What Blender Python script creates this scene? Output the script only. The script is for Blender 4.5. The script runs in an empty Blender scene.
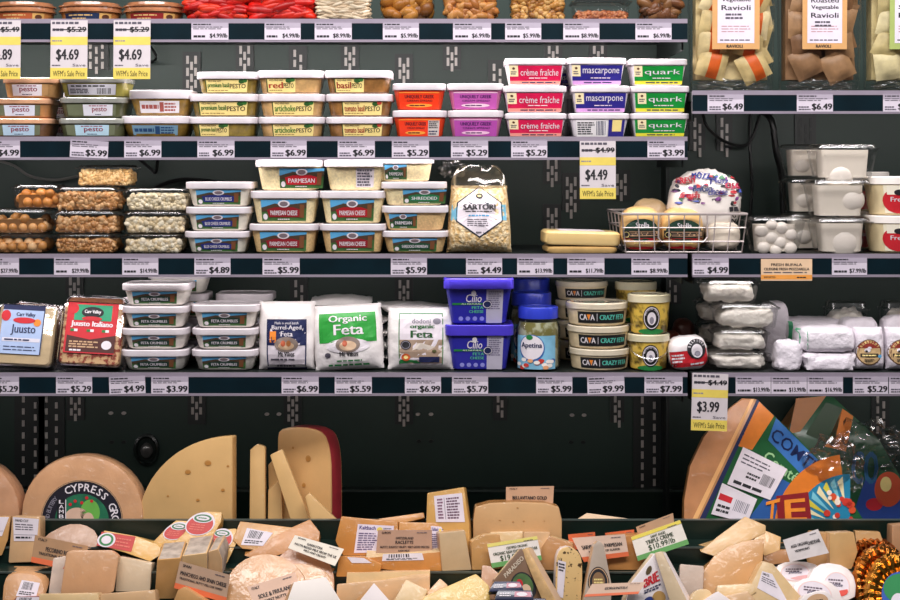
import bpy, bmesh, math, random
from mathutils import Vector, Matrix, noise
R = math.radians
SC = bpy.context.scene
COL = SC.collection
# ---------------------------------------------------------------- camera
CAMD, EYE, HORIZON = 2.5, 1.55, 165.0        # camera stands 2.5 m in front of the shelf edge, eye level
cd = bpy.data.cameras.new('camera'); cam = bpy.data.objects.new('camera', cd); COL.objects.link(cam)
cam.location = (0, -CAMD, EYE); cam.rotation_euler = (R(90), 0, 0)
cd.sensor_width = 36; cd.lens = 60; cd.shift_y = -135 / 900; cd.clip_start = .05
SC.camera = cam
# ---------------------------------------------------------------- world, lights, exposure
w = bpy.data.worlds.new('world'); SC.world = w; w.use_nodes = True
w.node_tree.nodes['Background'].inputs[0].default_value = (.9, .86, 1, 1)
w.node_tree.nodes['Background'].inputs[1].default_value = .06
SC.view_settings.view_transform = 'Standard'; SC.view_settings.look = 'None'
SC.view_settings.gamma = 1; SC.view_settings.use_curve_mapping = False
SC.view_settings.exposure = .09
SC.cycles.transparent_max_bounces = 32
def area(name, loc, target, sx, sy, power, col=(1, 1, 1)):
    l = bpy.data.lights.new(name, 'AREA'); l.shape = 'RECTANGLE'; l.size = sx; l.size_y = sy
    l.energy = power; l.color = col
    o = bpy.data.objects.new(name, l); COL.objects.link(o); o.location = loc
    o.rotation_euler = (Vector(target) - Vector(loc)).to_track_quat('-Z', 'Y').to_euler()
    return o
area('store_ceiling_light', (0, -1.55, 3.15), (0, 0, 1.25), 3.2, .6, 80, (1, .96, .96))
area('case_canopy_light', (0, -.36, 2.2), (0, 0, 1.15), 2.6, .12, 5, (1, .94, .95))
def P(px, py, Y):
    s = 1500 / (CAMD + Y)
    return Vector(((px - 450) / s, Y, EYE - (py - HORIZON) / s))
def SCALE(Y): return 1500 / (CAMD + Y)
# ---------------------------------------------------------------- materials
def lin(h):
    h = h.lstrip('#'); c = [int(h[i:i + 2], 16) / 255 for i in (0, 2, 4)]
    return [x / 12.92 if x <= .04045 else ((x + .055) / 1.055) ** 2.4 for x in c]
MATS = {}
def mat(h, rough=.45, var=.06, scale=40, bump=0, coat=0, metal=0, h2=None, thr=None):
    key = (h, rough, var, scale, bump, coat, metal, h2, thr)
    if key in MATS: return MATS[key]
    m = bpy.data.materials.new('surface_' + h.strip('#')); m.use_nodes = True
    nt = m.node_tree; N = nt.nodes; b = N['Principled BSDF']
    tc = N.new('ShaderNodeTexCoord'); no = N.new('ShaderNodeTexNoise'); ra = N.new('ShaderNodeValToRGB')
    no.inputs['Scale'].default_value = scale; no.inputs['Detail'].default_value = 4
    nt.links.new(tc.outputs['Object'], no.inputs['Vector']); nt.links.new(no.outputs['Fac'], ra.inputs['Fac'])
    c = lin(h); c2 = lin(h2) if h2 else None
    e = ra.color_ramp.elements
    if c2:
        e[0].position, e[1].position = thr or (.42, .58)
        e[0].color = (*c, 1); e[1].color = (*c2, 1)
    else:
        e[0].position, e[1].position = .3, .7
        e[0].color = (*[x * (1 - var) for x in c], 1); e[1].color = (*[min(1, x * (1 + var)) for x in c], 1)
    nt.links.new(ra.outputs['Color'], b.inputs['Base Color'])
    b.inputs['Roughness'].default_value = rough; b.inputs['Metallic'].default_value = metal
    if coat: b.inputs['Coat Weight'].default_value = coat; b.inputs['Coat Roughness'].default_value = .12
    if coat and bump:
        n2 = N.new('ShaderNodeTexNoise'); n2.inputs['Scale'].default_value = scale * 2.2; n2.inputs['Detail'].default_value = 3; n2.inputs['Distortion'].default_value = 1.5
        b2 = N.new('ShaderNodeBump'); b2.inputs['Strength'].default_value = .9; b2.inputs['Distance'].default_value = .004
        nt.links.new(tc.outputs['Object'], n2.inputs['Vector']); nt.links.new(n2.outputs['Fac'], b2.inputs['Height']); nt.links.new(b2.outputs['Normal'], b.inputs['Coat Normal'])
    if bump:
        bn = N.new('ShaderNodeBump'); bn.inputs['Strength'].default_value = min(1, bump); bn.inputs['Distance'].default_value = .002 * max(1, bump)
        nt.links.new(no.outputs['Fac'], bn.inputs['Height']); nt.links.new(bn.outputs['Normal'], b.inputs['Normal'])
    MATS[key] = m; return m
def clear(h='#ffffff', refl=.5, rough=.08, base=.03):
    key = ('clear', h, refl, rough, base)
    if key in MATS: return MATS[key]
    m = bpy.data.materials.new('clear_plastic'); m.use_nodes = True; nt = m.node_tree; N = nt.nodes
    N.remove(N['Principled BSDF']); out = N['Material Output']
    t = N.new('ShaderNodeBsdfTransparent'); t.inputs[0].default_value = (*lin(h), 1)
    g = N.new('ShaderNodeBsdfGlossy'); g.inputs['Roughness'].default_value = rough
    lw = N.new('ShaderNodeLayerWeight'); lw.inputs[0].default_value = .35
    ma = N.new('ShaderNodeMath'); ma.operation = 'MULTIPLY_ADD'; ma.inputs[1].default_value = refl; ma.inputs[2].default_value = base
    nt.links.new(lw.outputs['Fresnel'], ma.inputs[0])
    tc = N.new('ShaderNodeTexCoord'); no = N.new('ShaderNodeTexNoise'); no.inputs['Scale'].default_value = 35
    bn = N.new('ShaderNodeBump'); bn.inputs['Strength'].default_value = .35; bn.inputs['Distance'].default_value = .004
    nt.links.new(tc.outputs['Object'], no.inputs['Vector']); nt.links.new(no.outputs['Fac'], bn.inputs['Height'])
    nt.links.new(bn.outputs['Normal'], g.inputs['Normal'])
    mx = N.new('ShaderNodeMixShader'); nt.links.new(ma.outputs[0], mx.inputs[0]); nt.links.new(t.outputs[0], mx.inputs[1])
    nt.links.new(g.outputs[0], mx.inputs[2]); nt.links.new(mx.outputs[0], out.inputs[0])
    MATS[key] = m; return m
WHITE = mat('#e6dfe4', .5); PAPER = mat('#e2d9e0', .6); INK = mat('#1c1a20', .6); GREY = mat('#8d8894', .6)
FINE = mat('#55505c', .6); LID = mat('#dcd4d8', .4); RED = mat('#c8202c', .5); NAVY = mat('#1b2450', .5)
GREEN = mat('#1f7a3a', .5); CREAM = mat('#f3dc8d', .5); YELLOW = mat('#e6cf60', .5); SKYB = mat('#5aa9d8', .5)
BLACK = mat('#141416', .5); BROWN = mat('#5a3320', .5); ORANGE = mat('#f08a2c', .5); TAN = mat('#c9a27c', .6)
CLEAR = clear('#fbfbfb', .3, .1, .015); CLEARLID = clear('#f6f6f6', .55, .18, .13); FROST = clear('#ffffff', .5, .35, .3)
# ---------------------------------------------------------------- mesh builder
GLY = {}
def glyph(s, bold=0., shear=0.):
    k = (s, bold, shear)
    if k not in GLY:
        c = bpy.data.curves.new('t', 'FONT'); c.body = s; c.resolution_u = 2; c.offset = bold; c.shear = shear
        o = bpy.data.objects.new('t', c); me = o.to_mesh()
        vs = [v.co.copy() for v in me.vertices]; fs = [tuple(p.vertices) for p in me.polygons]
        o.to_mesh_clear(); bpy.data.objects.remove(o); bpy.data.curves.remove(c)
        xs = [v.x for v in vs] or [0, 1]; ys = [v.y for v in vs] or [0, 1]
        x0, y0, dx, dy = min(xs), min(ys), max(1e-6, max(xs) - min(xs)), max(1e-6, max(ys) - min(ys))
        GLY[k] = ([((v.x - x0) / dx, (v.y - y0) / dy) for v in vs], fs, dx / dy)
    return GLY[k]
class MB:
    def __init__(s): s.v = []; s.f = []; s.fm = []; s.mats = []
    def sl(s, m):
        if m not in s.mats: s.mats.append(m)
        return s.mats.index(m)
    def add(s, vs, fs, m):
        o = len(s.v); s.v += [Vector(v) for v in vs]; k = s.sl(m)
        for f in fs: s.f.append([i + o for i in f]); s.fm.append(k)
    def box(s, x0, x1, y0, y1, z0, z1, m):
        s.add([(x, y, z) for z in (z0, z1) for y in (y0, y1) for x in (x0, x1)],
              [(0, 2, 3, 1), (4, 5, 7, 6), (0, 1, 5, 4), (2, 6, 7, 3), (0, 4, 6, 2), (1, 3, 7, 5)], m)
    def loft(s, loops, m, c0=True, c1=True):
        n = len(loops[0]); vs = [p for l in loops for p in l]; fs = []
        for i in range(len(loops) - 1):
            for j in range(n):
                k = (j + 1) % n; fs.append((i * n + j, i * n + k, (i + 1) * n + k, (i + 1) * n + j))
        if c0: fs.append(tuple(reversed(range(n))))
        if c1: fs.append(tuple((len(loops) - 1) * n + j for j in range(n)))
        s.add(vs, fs, m)
    def ball(s, c, r, m, nu=8, nv=5, rot=None):
        vs = []; fs = []; c = Vector(c)
        for i in range(nv + 1):
            t = math.pi * i / nv
            for j in range(nu):
                a = 2 * math.pi * j / nu
                p = Vector((r[0] * math.sin(t) * math.cos(a), r[1] * math.sin(t) * math.sin(a), r[2] * math.cos(t)))
                if rot: p = rot @ p
                vs.append(c + p)
        for i in range(nv):
            for j in range(nu):
                k = (j + 1) % nu; fs.append((i * nu + j, (i + 1) * nu + j, (i + 1) * nu + k, i * nu + k))
        s.add(vs, fs, m)
    def tube(s, pts, r, m, n=6, closed=False):
        pts = [Vector(p) for p in pts]; loops = []
        for i, p in enumerate(pts):
            if closed: d = pts[(i + 1) % len(pts)] - pts[i - 1]
            else: d = pts[min(i + 1, len(pts) - 1)] - pts[max(i - 1, 0)]
            d.normalize(); a = d.cross(Vector((0, 0, 1)))
            if a.length < .05: a = d.cross(Vector((0, 1, 0)))
            a.normalize(); b = d.cross(a)
            loops.append([p + a * r * math.cos(2 * math.pi * k / n) + b * r * math.sin(2 * math.pi * k / n) for k in range(n)])
        if closed: loops.append(loops[0])
        s.loft(loops, m, not closed, not closed)
    def build(s, name, parent=None, loc=(0, 0, 0), rot=(0, 0, 0), smooth=True, merge=False, sharp=38):
        me = bpy.data.meshes.new(name); me.from_pydata(s.v, [], s.f)
        for m in s.mats: me.materials.append(m)
        me.polygons.foreach_set('material_index', s.fm)
        if merge:
            bm = bmesh.new(); bm.from_mesh(me); bmesh.ops.remove_doubles(bm, verts=bm.verts, dist=1e-6); bm.to_mesh(me); bm.free()
        if smooth:
            me.polygons.foreach_set('use_smooth', [True] * len(me.polygons)); me.set_sharp_from_angle(angle=R(sharp))
        me.update(); o = bpy.data.objects.new(name, me); COL.objects.link(o)
        o.location = loc; o.rotation_euler = rot
        if parent: o.parent = parent
        return o
def tag(o, label, cat, group=None):
    o['label'] = label; o['category'] = cat
    if group: o['group'] = group
    return o
def thing(name, label, cat, loc, rot=(0, 0, 0), group=None):
    o = bpy.data.objects.new(name, None); o.empty_display_size = .02; COL.objects.link(o); o.location = loc; o.rotation_euler = rot
    return tag(o, label, cat, group)
def struct(o): o['kind'] = 'structure'; return o
def rrect(w, d, r, z, n=4, cx=0, cy=0):
    pts = []; hw, hd = w / 2, d / 2; r = min(r, hw * .99, hd * .99)
    for sx, sy, a0 in ((1, -1, -90), (1, 1, 0), (-1, 1, 90), (-1, -1, 180)):
        for k in range(n + 1):
            a = R(a0 + 90 * k / n)
            pts.append(Vector((cx + sx * (hw - r) + r * math.cos(a), cy + sy * (hd - r) + r * math.sin(a), z)))
    return pts
def circ(r, z, n=28, cx=0, cy=0):
    return [Vector((cx + r * math.cos(2 * math.pi * k / n), cy + r * math.sin(2 * math.pi * k / n), z)) for k in range(n)]
# printed labels: u, v in 0..1 across the label, h = height off the surface
class Lab:
    def __init__(s, fn, step=.00028, rings=1): s.fn = fn; s.mb = MB(); s.st = step; s.rings = rings
    def rect(s, u0, v0, u1, v1, m, k=1, nx=1, ny=1):
        vs = [s.fn(u0 + (u1 - u0) * i / nx, v0 + (v1 - v0) * j / ny, k * s.st) for j in range(ny + 1) for i in range(nx + 1)]
        fs = [(j * (nx + 1) + i, j * (nx + 1) + i + 1, (j + 1) * (nx + 1) + i + 1, (j + 1) * (nx + 1) + i) for j in range(ny) for i in range(nx)]
        s.mb.add(vs, fs, m)
    def poly(s, pts, m, k=1):
        s.mb.add([s.fn(u, v, k * s.st) for u, v in pts], [tuple(range(len(pts)))], m)
    def ell(s, uc, vc, ru, rv, m, k=1, n=22, a0=0, a1=360):
        pts = [(uc + ru * math.cos(R(a0 + (a1 - a0) * i / n)), vc + rv * math.sin(R(a0 + (a1 - a0) * i / n))) for i in range(n + 1)]
        if a1 - a0 >= 360: pts = pts[:-1]
        q = len(pts); g = s.rings; c = [(uc, vc)] + [(uc + (u - uc) * (j + 1) / g, vc + (v - vc) * (j + 1) / g) for j in range(g) for u, v in pts]; rg = range(q if a1 - a0 >= 360 else q - 1)
        fs = [(0, i + 1, (i + 1) % q + 1) for i in rg] + [(j * q + i + 1, (j + 1) * q + i + 1, (j + 1) * q + (i + 1) % q + 1, j * q + (i + 1) % q + 1) for j in range(g - 1) for i in rg]
        s.mb.add([s.fn(u, v, k * s.st) for u, v in c], fs, m)
    def ring(s, uc, vc, ru, rv, th, m, k=1, n=28, a0=0, a1=360):
        vs = []; fs = []
        for i in range(n + 1):
            a = R(a0 + (a1 - a0) * i / n)
            for q in (1, 1 - th): vs.append(s.fn(uc + ru * q * math.cos(a), vc + rv * q * math.sin(a), k * s.st))
        for i in range(n): fs.append((2 * i, 2 * i + 2, 2 * i + 3, 2 * i + 1))
        s.mb.add(vs, fs, m)
    def text(s, t, u0, v0, u1, v1, m, k=2, bold=.012, shear=0):
        vs, fs, ar = glyph(t, 0., shear); du = bold * 1.6 * (u1 - u0) / ar
        for i in ((-1, 1) if bold else (0,)):
            s.mb.add([s.fn(u0 + x * (u1 - u0) + i * du, v0 + y * (v1 - v0), (k + .15 * i) * s.st) for x, y in vs], fs, m)
    def arc(s, t, uc, vc, ru, rv, a0, a1, hgt, m, k=2, bold=.012, wd=1.):
        n = len(t); asp = ru / rv
        for i, ch in enumerate(t):
            if ch == ' ': continue
            a = R(a0 + (a1 - a0) * i / max(1, n - 1)); vs, fs, ar = glyph(ch, min(bold, .012))
            wv = hgt * min(ar, 1.3) * wd; out = []
            for x, y in vs:
                q = (x - .5) * wv; r = 1 + (y - .5) * hgt / rv
                out.append(s.fn(uc + ru * r * math.cos(a) + q * asp * math.sin(a), vc + rv * r * math.sin(a) - q * math.cos(a), k * s.st))
            s.mb.add(out, fs, m)
    def lines(s, u0, v0, u1, v1, n, m, k=2, seed=1, fill=.55):
        rd = random.Random(seed); p = (v1 - v0) / n
        for i in range(n):
            y = v1 - (i + 1) * p + p * (1 - fill) / 2; x = u0; end = u1 - rd.random() * .25 * (u1 - u0)
            while x < end - .02 * (u1 - u0):
                w_ = min((.08 + .2 * rd.random()) * (u1 - u0), end - x)
                s.rect(x, y, x + w_, y + p * fill, m, k); x += w_ + .035 * (u1 - u0)
    def barcode(s, u0, v0, u1, v1, m, k=2, seed=3, n=9):
        rd = random.Random(seed); x = u0; p = (u1 - u0) / n
        for i in range(n): s.rect(u0 + i * p, v0, u0 + i * p + p * (.3 + .4 * rd.random()), v1, m, k)
    def build(s, name, parent, label=None):
        if not s.mb.f: return None
        o = s.mb.build(name, parent, smooth=False)
        if label: o['label'] = label
        return o
def quad(fn, TL, TR, BR, BL):
    def g(u, v, h):
        t = [TL[i] + (TR[i] - TL[i]) * u for i in (0, 1)]; b = [BL[i] + (BR[i] - BL[i]) * u for i in (0, 1)]
        return fn(b[0] + (t[0] - b[0]) * v, b[1] + (t[1] - b[1]) * v, h)
    return g
# ---------------------------------------------------------------- the setting: wall, shelves, deck
ZS = {'S1': 1.7917, 'S2': 1.5958, 'S3': 1.4008, 'S4': 1.2032, 'R1': 1.6725, 'R2': 1.4008, 'R3': 1.2030}
WALLY = .32
WALLM = mat('#22352e', .5, .15, 6, metal=.0); DARK = mat('#0c1614', .5, .1, 12); METAL = mat('#a79cab', .35, .05, 30, metal=.3)
TEAL = mat('#041a22', .3, .25, 18); SLOT = mat('#b4aea8', .35, .05, 30)
b = MB(); b.box(-1.5, 1.5, WALLY, WALLY + .02, .8, 2.25, WALLM)
wall = struct(b.build('wall_back'))
b = MB(); b.box(-3, 3, -5, 2, -.02, 0, mat('#8c8680', .4, .1, 3)); struct(b.build('floor'))
# slotted strips and hole pairs pressed into the back panel
def slots(px, y0, y1, cols=2, pitch=10, ln=7, dx=6, stag=True, m=SLOT):
    bb = MB(); y = y0; r = 0
    s = SCALE(WALLY)
    bb.box(*[(px - 450 + q) / s for q in (-dx * cols * .5 - 3, dx * cols * .5 + 3)], WALLY - .004, WALLY, EYE - (y1 + 4 - HORIZON) / s, EYE - (y0 - 4 - HORIZON) / s, mat('#232827', .5, .1, 20))
    while y < y1 - 2:
        for c in range(cols):
            x = px + (c - (cols - 1) / 2) * dx; yy = y + (pitch * .5 if stag and c % 2 else 0)
            a = P(x - 1.3, yy, WALLY); q = P(x + 1.3, yy + ln, WALLY)
            bb.box(a.x, q.x, WALLY - .0055, WALLY - .0035, q.z, a.z, m)
        y += pitch
    o = bb.build('slotted_strip', wall); return o
for a in ((97, 42, 66, 3), (192, 56, 88, 3, 12, 8, 4), (245, 46, 66, 3, 12, 8, 4), (298, 50, 66, 2), (350, 47, 66, 3, 11, 8, 4), (404, 58, 80, 3, 12, 9, 4), (452, 47, 66, 3, 11, 8, 4), (497, 64, 84, 2),
          (553, 46, 60, 3, 11, 8, 4), (598, 46, 60, 3, 11, 8, 4), (552, 160, 180, 3, 12, 9, 4), (571, 177, 206, 3, 13, 9, 4), (552, 208, 232, 3, 12, 9, 4), (621, 174, 196, 3, 12, 9, 4), (697, 118, 146, 2, 12, 9, 5),
          (724, 118, 146, 2, 12, 9, 5), (805, 118, 142, 3, 13, 10, 5, True, DARK), (75, 277, 292, 3, 11, 8, 4), (299, 280, 300, 2), (404, 280, 300, 3, 11, 8, 4), (76, 397, 416, 3, 11, 7, 4), (197, 396, 420, 3, 11, 7, 4),
          (293, 394, 420, 3, 10, 7, 4), (404, 394, 420, 3, 10, 7, 4), (500, 395, 416, 2, 10, 7, 4), (617, 395, 418, 2, 10, 7, 4), (30, 396, 482, 2, 12, 6, 12), (52, 396, 482, 2, 12, 6, 10), (648, 396, 500, 2, 11, 7, 12), (672, 280, 300, 2), (880, 396, 430, 2)):
    slots(*a)
for px, py in ((111, 413), (124, 413), (267, 414), (279, 414), (418, 414), (431, 414), (572, 415), (584, 415), (571, 442), (583, 442), (112, 442), (124, 442), (419, 441), (431, 441), (282, 440)):
    a = P(px, py, WALLY); bb = MB()
    bb.loft([[Vector((a.x + .0045 * math.cos(t * .63), WALLY - y, a.z + .003 * math.sin(t * .63))) for t in range(10)] for y in (0, .003)], SLOT if py < 430 else DARK)
    bb.build('screw_cap', wall)
vent = thing('wall_vent', 'round dark vent knob on the back panel above the cut pale wheel', 'vent', P(147, 449, WALLY))
bb = MB(); bb.loft([[Vector((.024 * math.cos(t * .314) * (1 - q), -y, .03 * math.sin(t * .314) * (1 - q))) for t in range(20)] for y, q in ((0, 0), (.008, 0), (.01, .15), (.004, .3))], mat('#1d2422', .25)); bb.build('rim', vent)
bb = MB(); bb.ball((0, -.006, -.002), (.012, .008, .015), mat('#6a6a68', .2, metal=.6), 12, 8); bb.build('knob', vent)
# front ledge along the foot of the back wall, well, stepped tiers
ZWELL, ZLIP, ZT1, ZT2, ZTRAY = .853, .958, .926, .899, .86
DECKM = mat('#0f211b', .35, .15, 9); EDGE = mat('#46504c', .3)
t = thing('display_deck', 'dark stepped display deck holding the heap of cut cheeses', 'display deck', (0, 0, .6))
def dpart(nm, *bx):
    bb = MB()
    for q in bx: bb.box(q[0], q[1], q[2], q[3], q[4] - .6, q[5] - .6, q[6] if len(q) > 6 else DECKM)
    return bb.build(nm, t)
dpart('well_floor', (-1.4, 1.4, .006, WALLY - .001, ZWELL - .02, ZWELL))
dpart('back_ledge', (-1.4, 1.4, .29, WALLY - .001, ZWELL, .945), (-1.4, 1.4, .288, .294, .942, .946, EDGE))
dpart('front_lip', (-1.4, 1.4, 0, .006, ZWELL - .02, ZLIP), (-1.4, 1.4, -.001, .007, ZLIP - .001, ZLIP + .001, EDGE))
dpart('step', (-1.4, 1.4, -.05, 0, ZT2 - .04, ZT1), (-1.4, 1.4, -.052, -.048, ZT1 - .002, ZT1 + .0005, EDGE))
dpart('step', (-1.4, 1.4, -.10, -.05, ZT2 - .04, ZT2), (-1.4, 1.4, -.102, -.098, ZT2 - .002, ZT2 + .0005, EDGE))
dpart('front_tray', (-1.4, 1.4, -.48, .006, ZTRAY - .03, ZTRAY - .001), (-1.4, 1.4, -.5, -.48, ZTRAY - .03, ZTRAY + .05))
dpart('base_cabinet', (-1.4, 1.4, -.46, WALLY + .02, 0, ZTRAY - .032))
def shelf(x0, x1, z, label):
    t = thing('display_shelf', label, 'shelf', ((x0 + x1) / 2, 0, z)); h = (x1 - x0) / 2
    bb = MB(); bb.box(-h, h, .004, WALLY - .006, -.016, -.0005, DARK); bb.build('shelf_board', t)
    bb = MB(); bb.box(-h, h, -.003, .004, -.036, 0, METAL); bb.box(-h, h, -.005, -.003, -.006, .0015, METAL); bb.box(-h, h, -.0055, -.003, -.0372, -.033, METAL)
    r = bb.build('tag_rail', t)
    bb = MB(); bb.box(-h, h, -.0042, -.003, -.033, -.006, TEAL); bb.build('backing_strip', r)
    for q in (-h + .004, h - .006):
        bb = MB(); bb.box(q - .0015, q + .0015, .01, WALLY - .006, -.05, -.016, DARK); bb.build('bracket', t)
    return t
XM = (687 - 450) / 600
shelf(-1.3, XM, ZS['S1'], 'topmost dark metal shelf with three hanging yellow sale tags at its left')
shelf(-1.3, XM, ZS['S2'], 'dark shelf carrying pesto tubs and pink, blue and green dairy tubs')
shelf(-1.3, XM, ZS['S3'], 'dark shelf carrying snack boxes, shredded cheese tubs and the wire basket')
shelf(-1.3, XM, ZS['S4'], 'dark shelf carrying feta bags, blue tubs and the olive jars')
XR = (692 - 450) / 600
shelf(XR, 1.3, ZS['R1'], 'short dark shelf under the stuffed pasta trays')
shelf(XR, 1.3, ZS['R2'], 'short dark shelf under the clear tubs of fresh mozzarella')
shelf(XR, 1.3, ZS['R3'], 'short dark shelf under white wrapped cheeses at the right')
b = MB(); b.box(XM + .001, XR - .001, .25, WALLY - .006, 0 + ZWELL, 2.2, DARK); struct(b.build('trim_1'))
# strip lamps under the shelves, behind the rails; lowest pair added to brighten wall foot and cheeses
def strip(x0, x1, z, power):
    area('shelf_strip_light', ((x0 + x1) / 2, .015, z - .032), ((x0 + x1) / 2, .2, z - .22), x1 - x0 - .05, .012, power, (1, .93, .92))
strip(-1.3, XM, ZS['S1'], 3.6); strip(XR, 1.3, ZS['R1'], .8); strip(-1.3, XM, ZS['S2'], 1.2); strip(-1.3, XM, ZS['S3'], .8); strip(XR, 1.3, ZS['R2'], .4); strip(-1.3, XM, ZS['S4'], .6); strip(XR, 1.3, ZS['R3'], .5)
# ---------------------------------------------------------------- price tags
def price_tag(shelf_, px0, px1, price, where, tilt=0, y=None, kind='n'):
    z = ZS[shelf_]; a = (px0 - 450) / 600; c = (px1 - 450) / 600; w_ = c - a; h_ = .0285
    yf = -.0062
    L = Lab(lambda u, v, h: Vector(((u - .5) * w_, -h, (v - .5) * h_)), .0002)
    L.mb.box(-w_ / 2, w_ / 2, 0, .0006, -h_ / 2, h_ / 2, mat('#d9cfdc', .6))
    L.rect(0, .72, 1, 1, mat('#b3a9b8', .6), 1)
    sd = int(px0 * 7 + z * 100)
    L.lines(.05, .84, .55, .97, 1, INK, 2, sd); L.lines(.05, .6, .85, .8, 2, FINE, 2, sd + 1, .4)
    if 'lb' in price:
        L.text(price, .5, .1, .97, .38, INK, 2, .03); L.lines(.06, .1, .45, .32, 1, INK, 2, sd + 2)
    else:
        L.text(price, .42, .06, .97, .48, INK, 2, .035); L.lines(.05, .06, .38, .34, 2, FINE, 2, sd + 2)
    o = L.mb.build('price_tag', None, ((a + c) / 2, yf, z - .0195), (0, R(tilt), 0), smooth=False)
    return tag(o, 'white shelf tag priced %s %s' % (price, where), 'price tag', 'shelf price tags')
for a in (('S1', 192, 229, '$4.99/lb', 'under the left box of red peppers'), ('S1', 265, 301, '$4.99/lb', 'under the right box of red peppers'),
          ('S1', 315, 352, '$8.99/lb', 'under the box of pale sliced almonds'), ('S1', 383, 419, '$5.99/lb', 'under the box of big brown nuts'),
          ('S1', 453, 491, '$6.99/lb', 'under the box of whole almonds'), ('S1', 505, 541, '$5.99/lb', 'under the box of walnut pieces'),
          ('S1', 563, 599, '$8.99/lb', 'under the box of small reddish nuts'), ('S1', 635, 671, '$6.99/lb', 'at the far end of the topmost shelf'),
          ('S2', -16, 21, '$4.99', 'at the left end below the clear pesto tubs'), ('S2', 71, 109, '$5.99', 'tilted, below the olive green pesto tubs', 3),
          ('S2', 125, 162, '$6.99', 'below the two flat lidded tubs with white labels'), ('S2', 198, 235, '$6.99', 'below the basil pesto tubs'),
          ('S2', 271, 307, '$6.99', 'below the artichoke pesto tubs'), ('S2', 338, 375, '$6.99', 'below the tomato basil pesto tubs'),
          ('S2', 392, 429, '$5.29', 'below the red soft cheese tubs'), ('S2', 451, 488, '$5.29', 'below the magenta soft cheese tubs'),
          ('S2', 511, 547, '$5.29', 'below the pink cream tubs'), ('S2', 647, 684, '$3.99', 'below the green quark tubs'),
          ('S3', -16, 20, '$27.99/lb', 'below the boxes of round nut balls'), ('S3', 55, 91, '$29.99/lb', 'below the boxes of brown nuts'),
          ('S3', 123, 159, '$14.99/lb', 'below the boxes of pale popped snacks'), ('S3', 195, 231, '$4.89', 'below the blue labelled crumble tubs'),
          ('S3', 263, 300, '$5.99', 'below the red labelled grated cheese tubs'), ('S3', 391, 427, '$5.99', 'below the green labelled grated cheese tubs'),
          ('S3', 466, 502, '$4.49', 'below the big bag of shredded cheese'), ('S3', 517, 553, '$13.99/lb', 'below the two stacked cheese slabs, left one'),
          ('S3', 567, 604, '$11.79/lb', 'below the left edge of the wire basket'), ('S3', 631, 668, '$8.99/lb', 'below the middle of the wire basket'),
          ('S4', -16, 20, '$5.29', 'below the blue labelled grilling cheese'), ('S4', 57, 93, '$5.29', 'below the red labelled grilling cheese'),
          ('S4', 110, 146, '$4.99', 'tilted, below the four high feta crumble stack', -2), ('S4', 152, 189, '$3.99', 'between the two stacks of feta crumble tubs'),
          ('S4', 282, 319, '$6.99', 'below the feta bag with the navy label'), ('S4', 335, 372, '$5.59', 'below the green feta bag'),
          ('S4', 405, 441, '$6.99', 'below the white feta bag with landscape label'), ('S4', 452, 488, '$5.79', 'below the two blue feta tubs'),
          ('S4', 536, 572, '$5.99', 'below the blue lidded glass jars'), ('S4', 587, 624, '$9.99', 'tilted, below the black banded round dip tubs', -2),
          ('S4', 644, 682, '$7.99', 'below the yellow marinated cheese tubs'),
          ('R1', 707, 743, '$6.49', 'below the orange striped pasta tray'), ('R1', 796, 832, '$6.49', 'below the brown roasted vegetable pasta tray'),
          ('R1', 882, 918, '$6.49', 'below the green labelled pasta tray'), ('R2', 692, 728, '$4.99', 'below the right end of the wire basket'),
          ('R2', 831, 866, '$7.99/lb', 'below the stacked fresh mozzarella tubs'), ('R3', 735, 770, '$13.99/lb', 'first of three touching beside the sale tag'),
          ('R3', 770.5, 806, '$13.99/lb', 'middle one of three touching tags'), ('R3', 806.5, 842, '$16.99/lb', 'below the two white paper wrapped cheeses'),
          ('R3', 852, 887, '$5.29', 'below the white pack with the oval cow label'), ('R3', 888, 924, '$5.29', 'at the right edge of the lowest shelf')):
    price_tag(*a)
def sale_tag(shelf_, px0, px1, py0, py1, old, new, where, tilt=0):
    z = ZS[shelf_]; s = 603.; a = (px0 - 450) / s; c = (px1 - 450) / s; w_ = c - a; h_ = (py1 - py0) / s
    L = Lab(lambda u, v, h: Vector(((u - .5) * w_, -h, (v - 1) * h_)), .0002)
    L.mb.box(-w_ / 2, w_ / 2, 0, .0006, -h_, 0, mat('#d4cbce', .55))
    L.rect(0, .58, 1, .72, YELLOW, 1); L.rect(0, 0, 1, .19, YELLOW, 1)
    L.text(old, .45, .79, .96, .89, INK, 2, .03); L.rect(.05, .835, .97, .85, INK, 3); L.lines(.04, .92, .8, .99, 1, FINE, 2, 4); L.lines(.05, .8, .42, .88, 1, FINE, 2, 5)
    L.text(new, .16, .3, .76, .51, INK, 2, .03); L.text("WFM's Sale Price", .07, .045, .93, .145, mat('#4a4218', .6), 2, .01)
    L.lines(.04, .63, .4, .67, 1, GREY, 2, 2); L.text('Save', .6, .215, .95, .26, FINE, 2, 0); L.lines(.04, .215, .28, .25, 1, FINE, 2, 8)
    o = L.mb.build('sale_tag', None, ((a + c) / 2, -.0075, EYE - (py0 - HORIZON) / s), (R(-2), R(tilt), 0), smooth=False)
    tag(o, 'long yellow and white sale tag, %s, %s' % (new, where), 'sale tag', 'hanging sale tags')
sale_tag('S1', -16, 20, 20, 79, '$5.49', '$4.89', 'at the left end of the topmost shelf')
sale_tag('S1', 50, 87, 20, 79, '$5.29', '$4.69', 'second along the topmost shelf, above the pesto')
sale_tag('S1', 113, 150, 20, 79, '$5.29', '$4.69', 'third along the topmost shelf')
sale_tag('S2', 580, 616, 141, 199, '$4.99', '$4.49', 'hanging below the blue mascarpone tubs')
sale_tag('R3', 693, 729, 374, 431, '$4.49', '$3.99', 'hanging over the big printed cheese wedge', 2)
o = None
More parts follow.
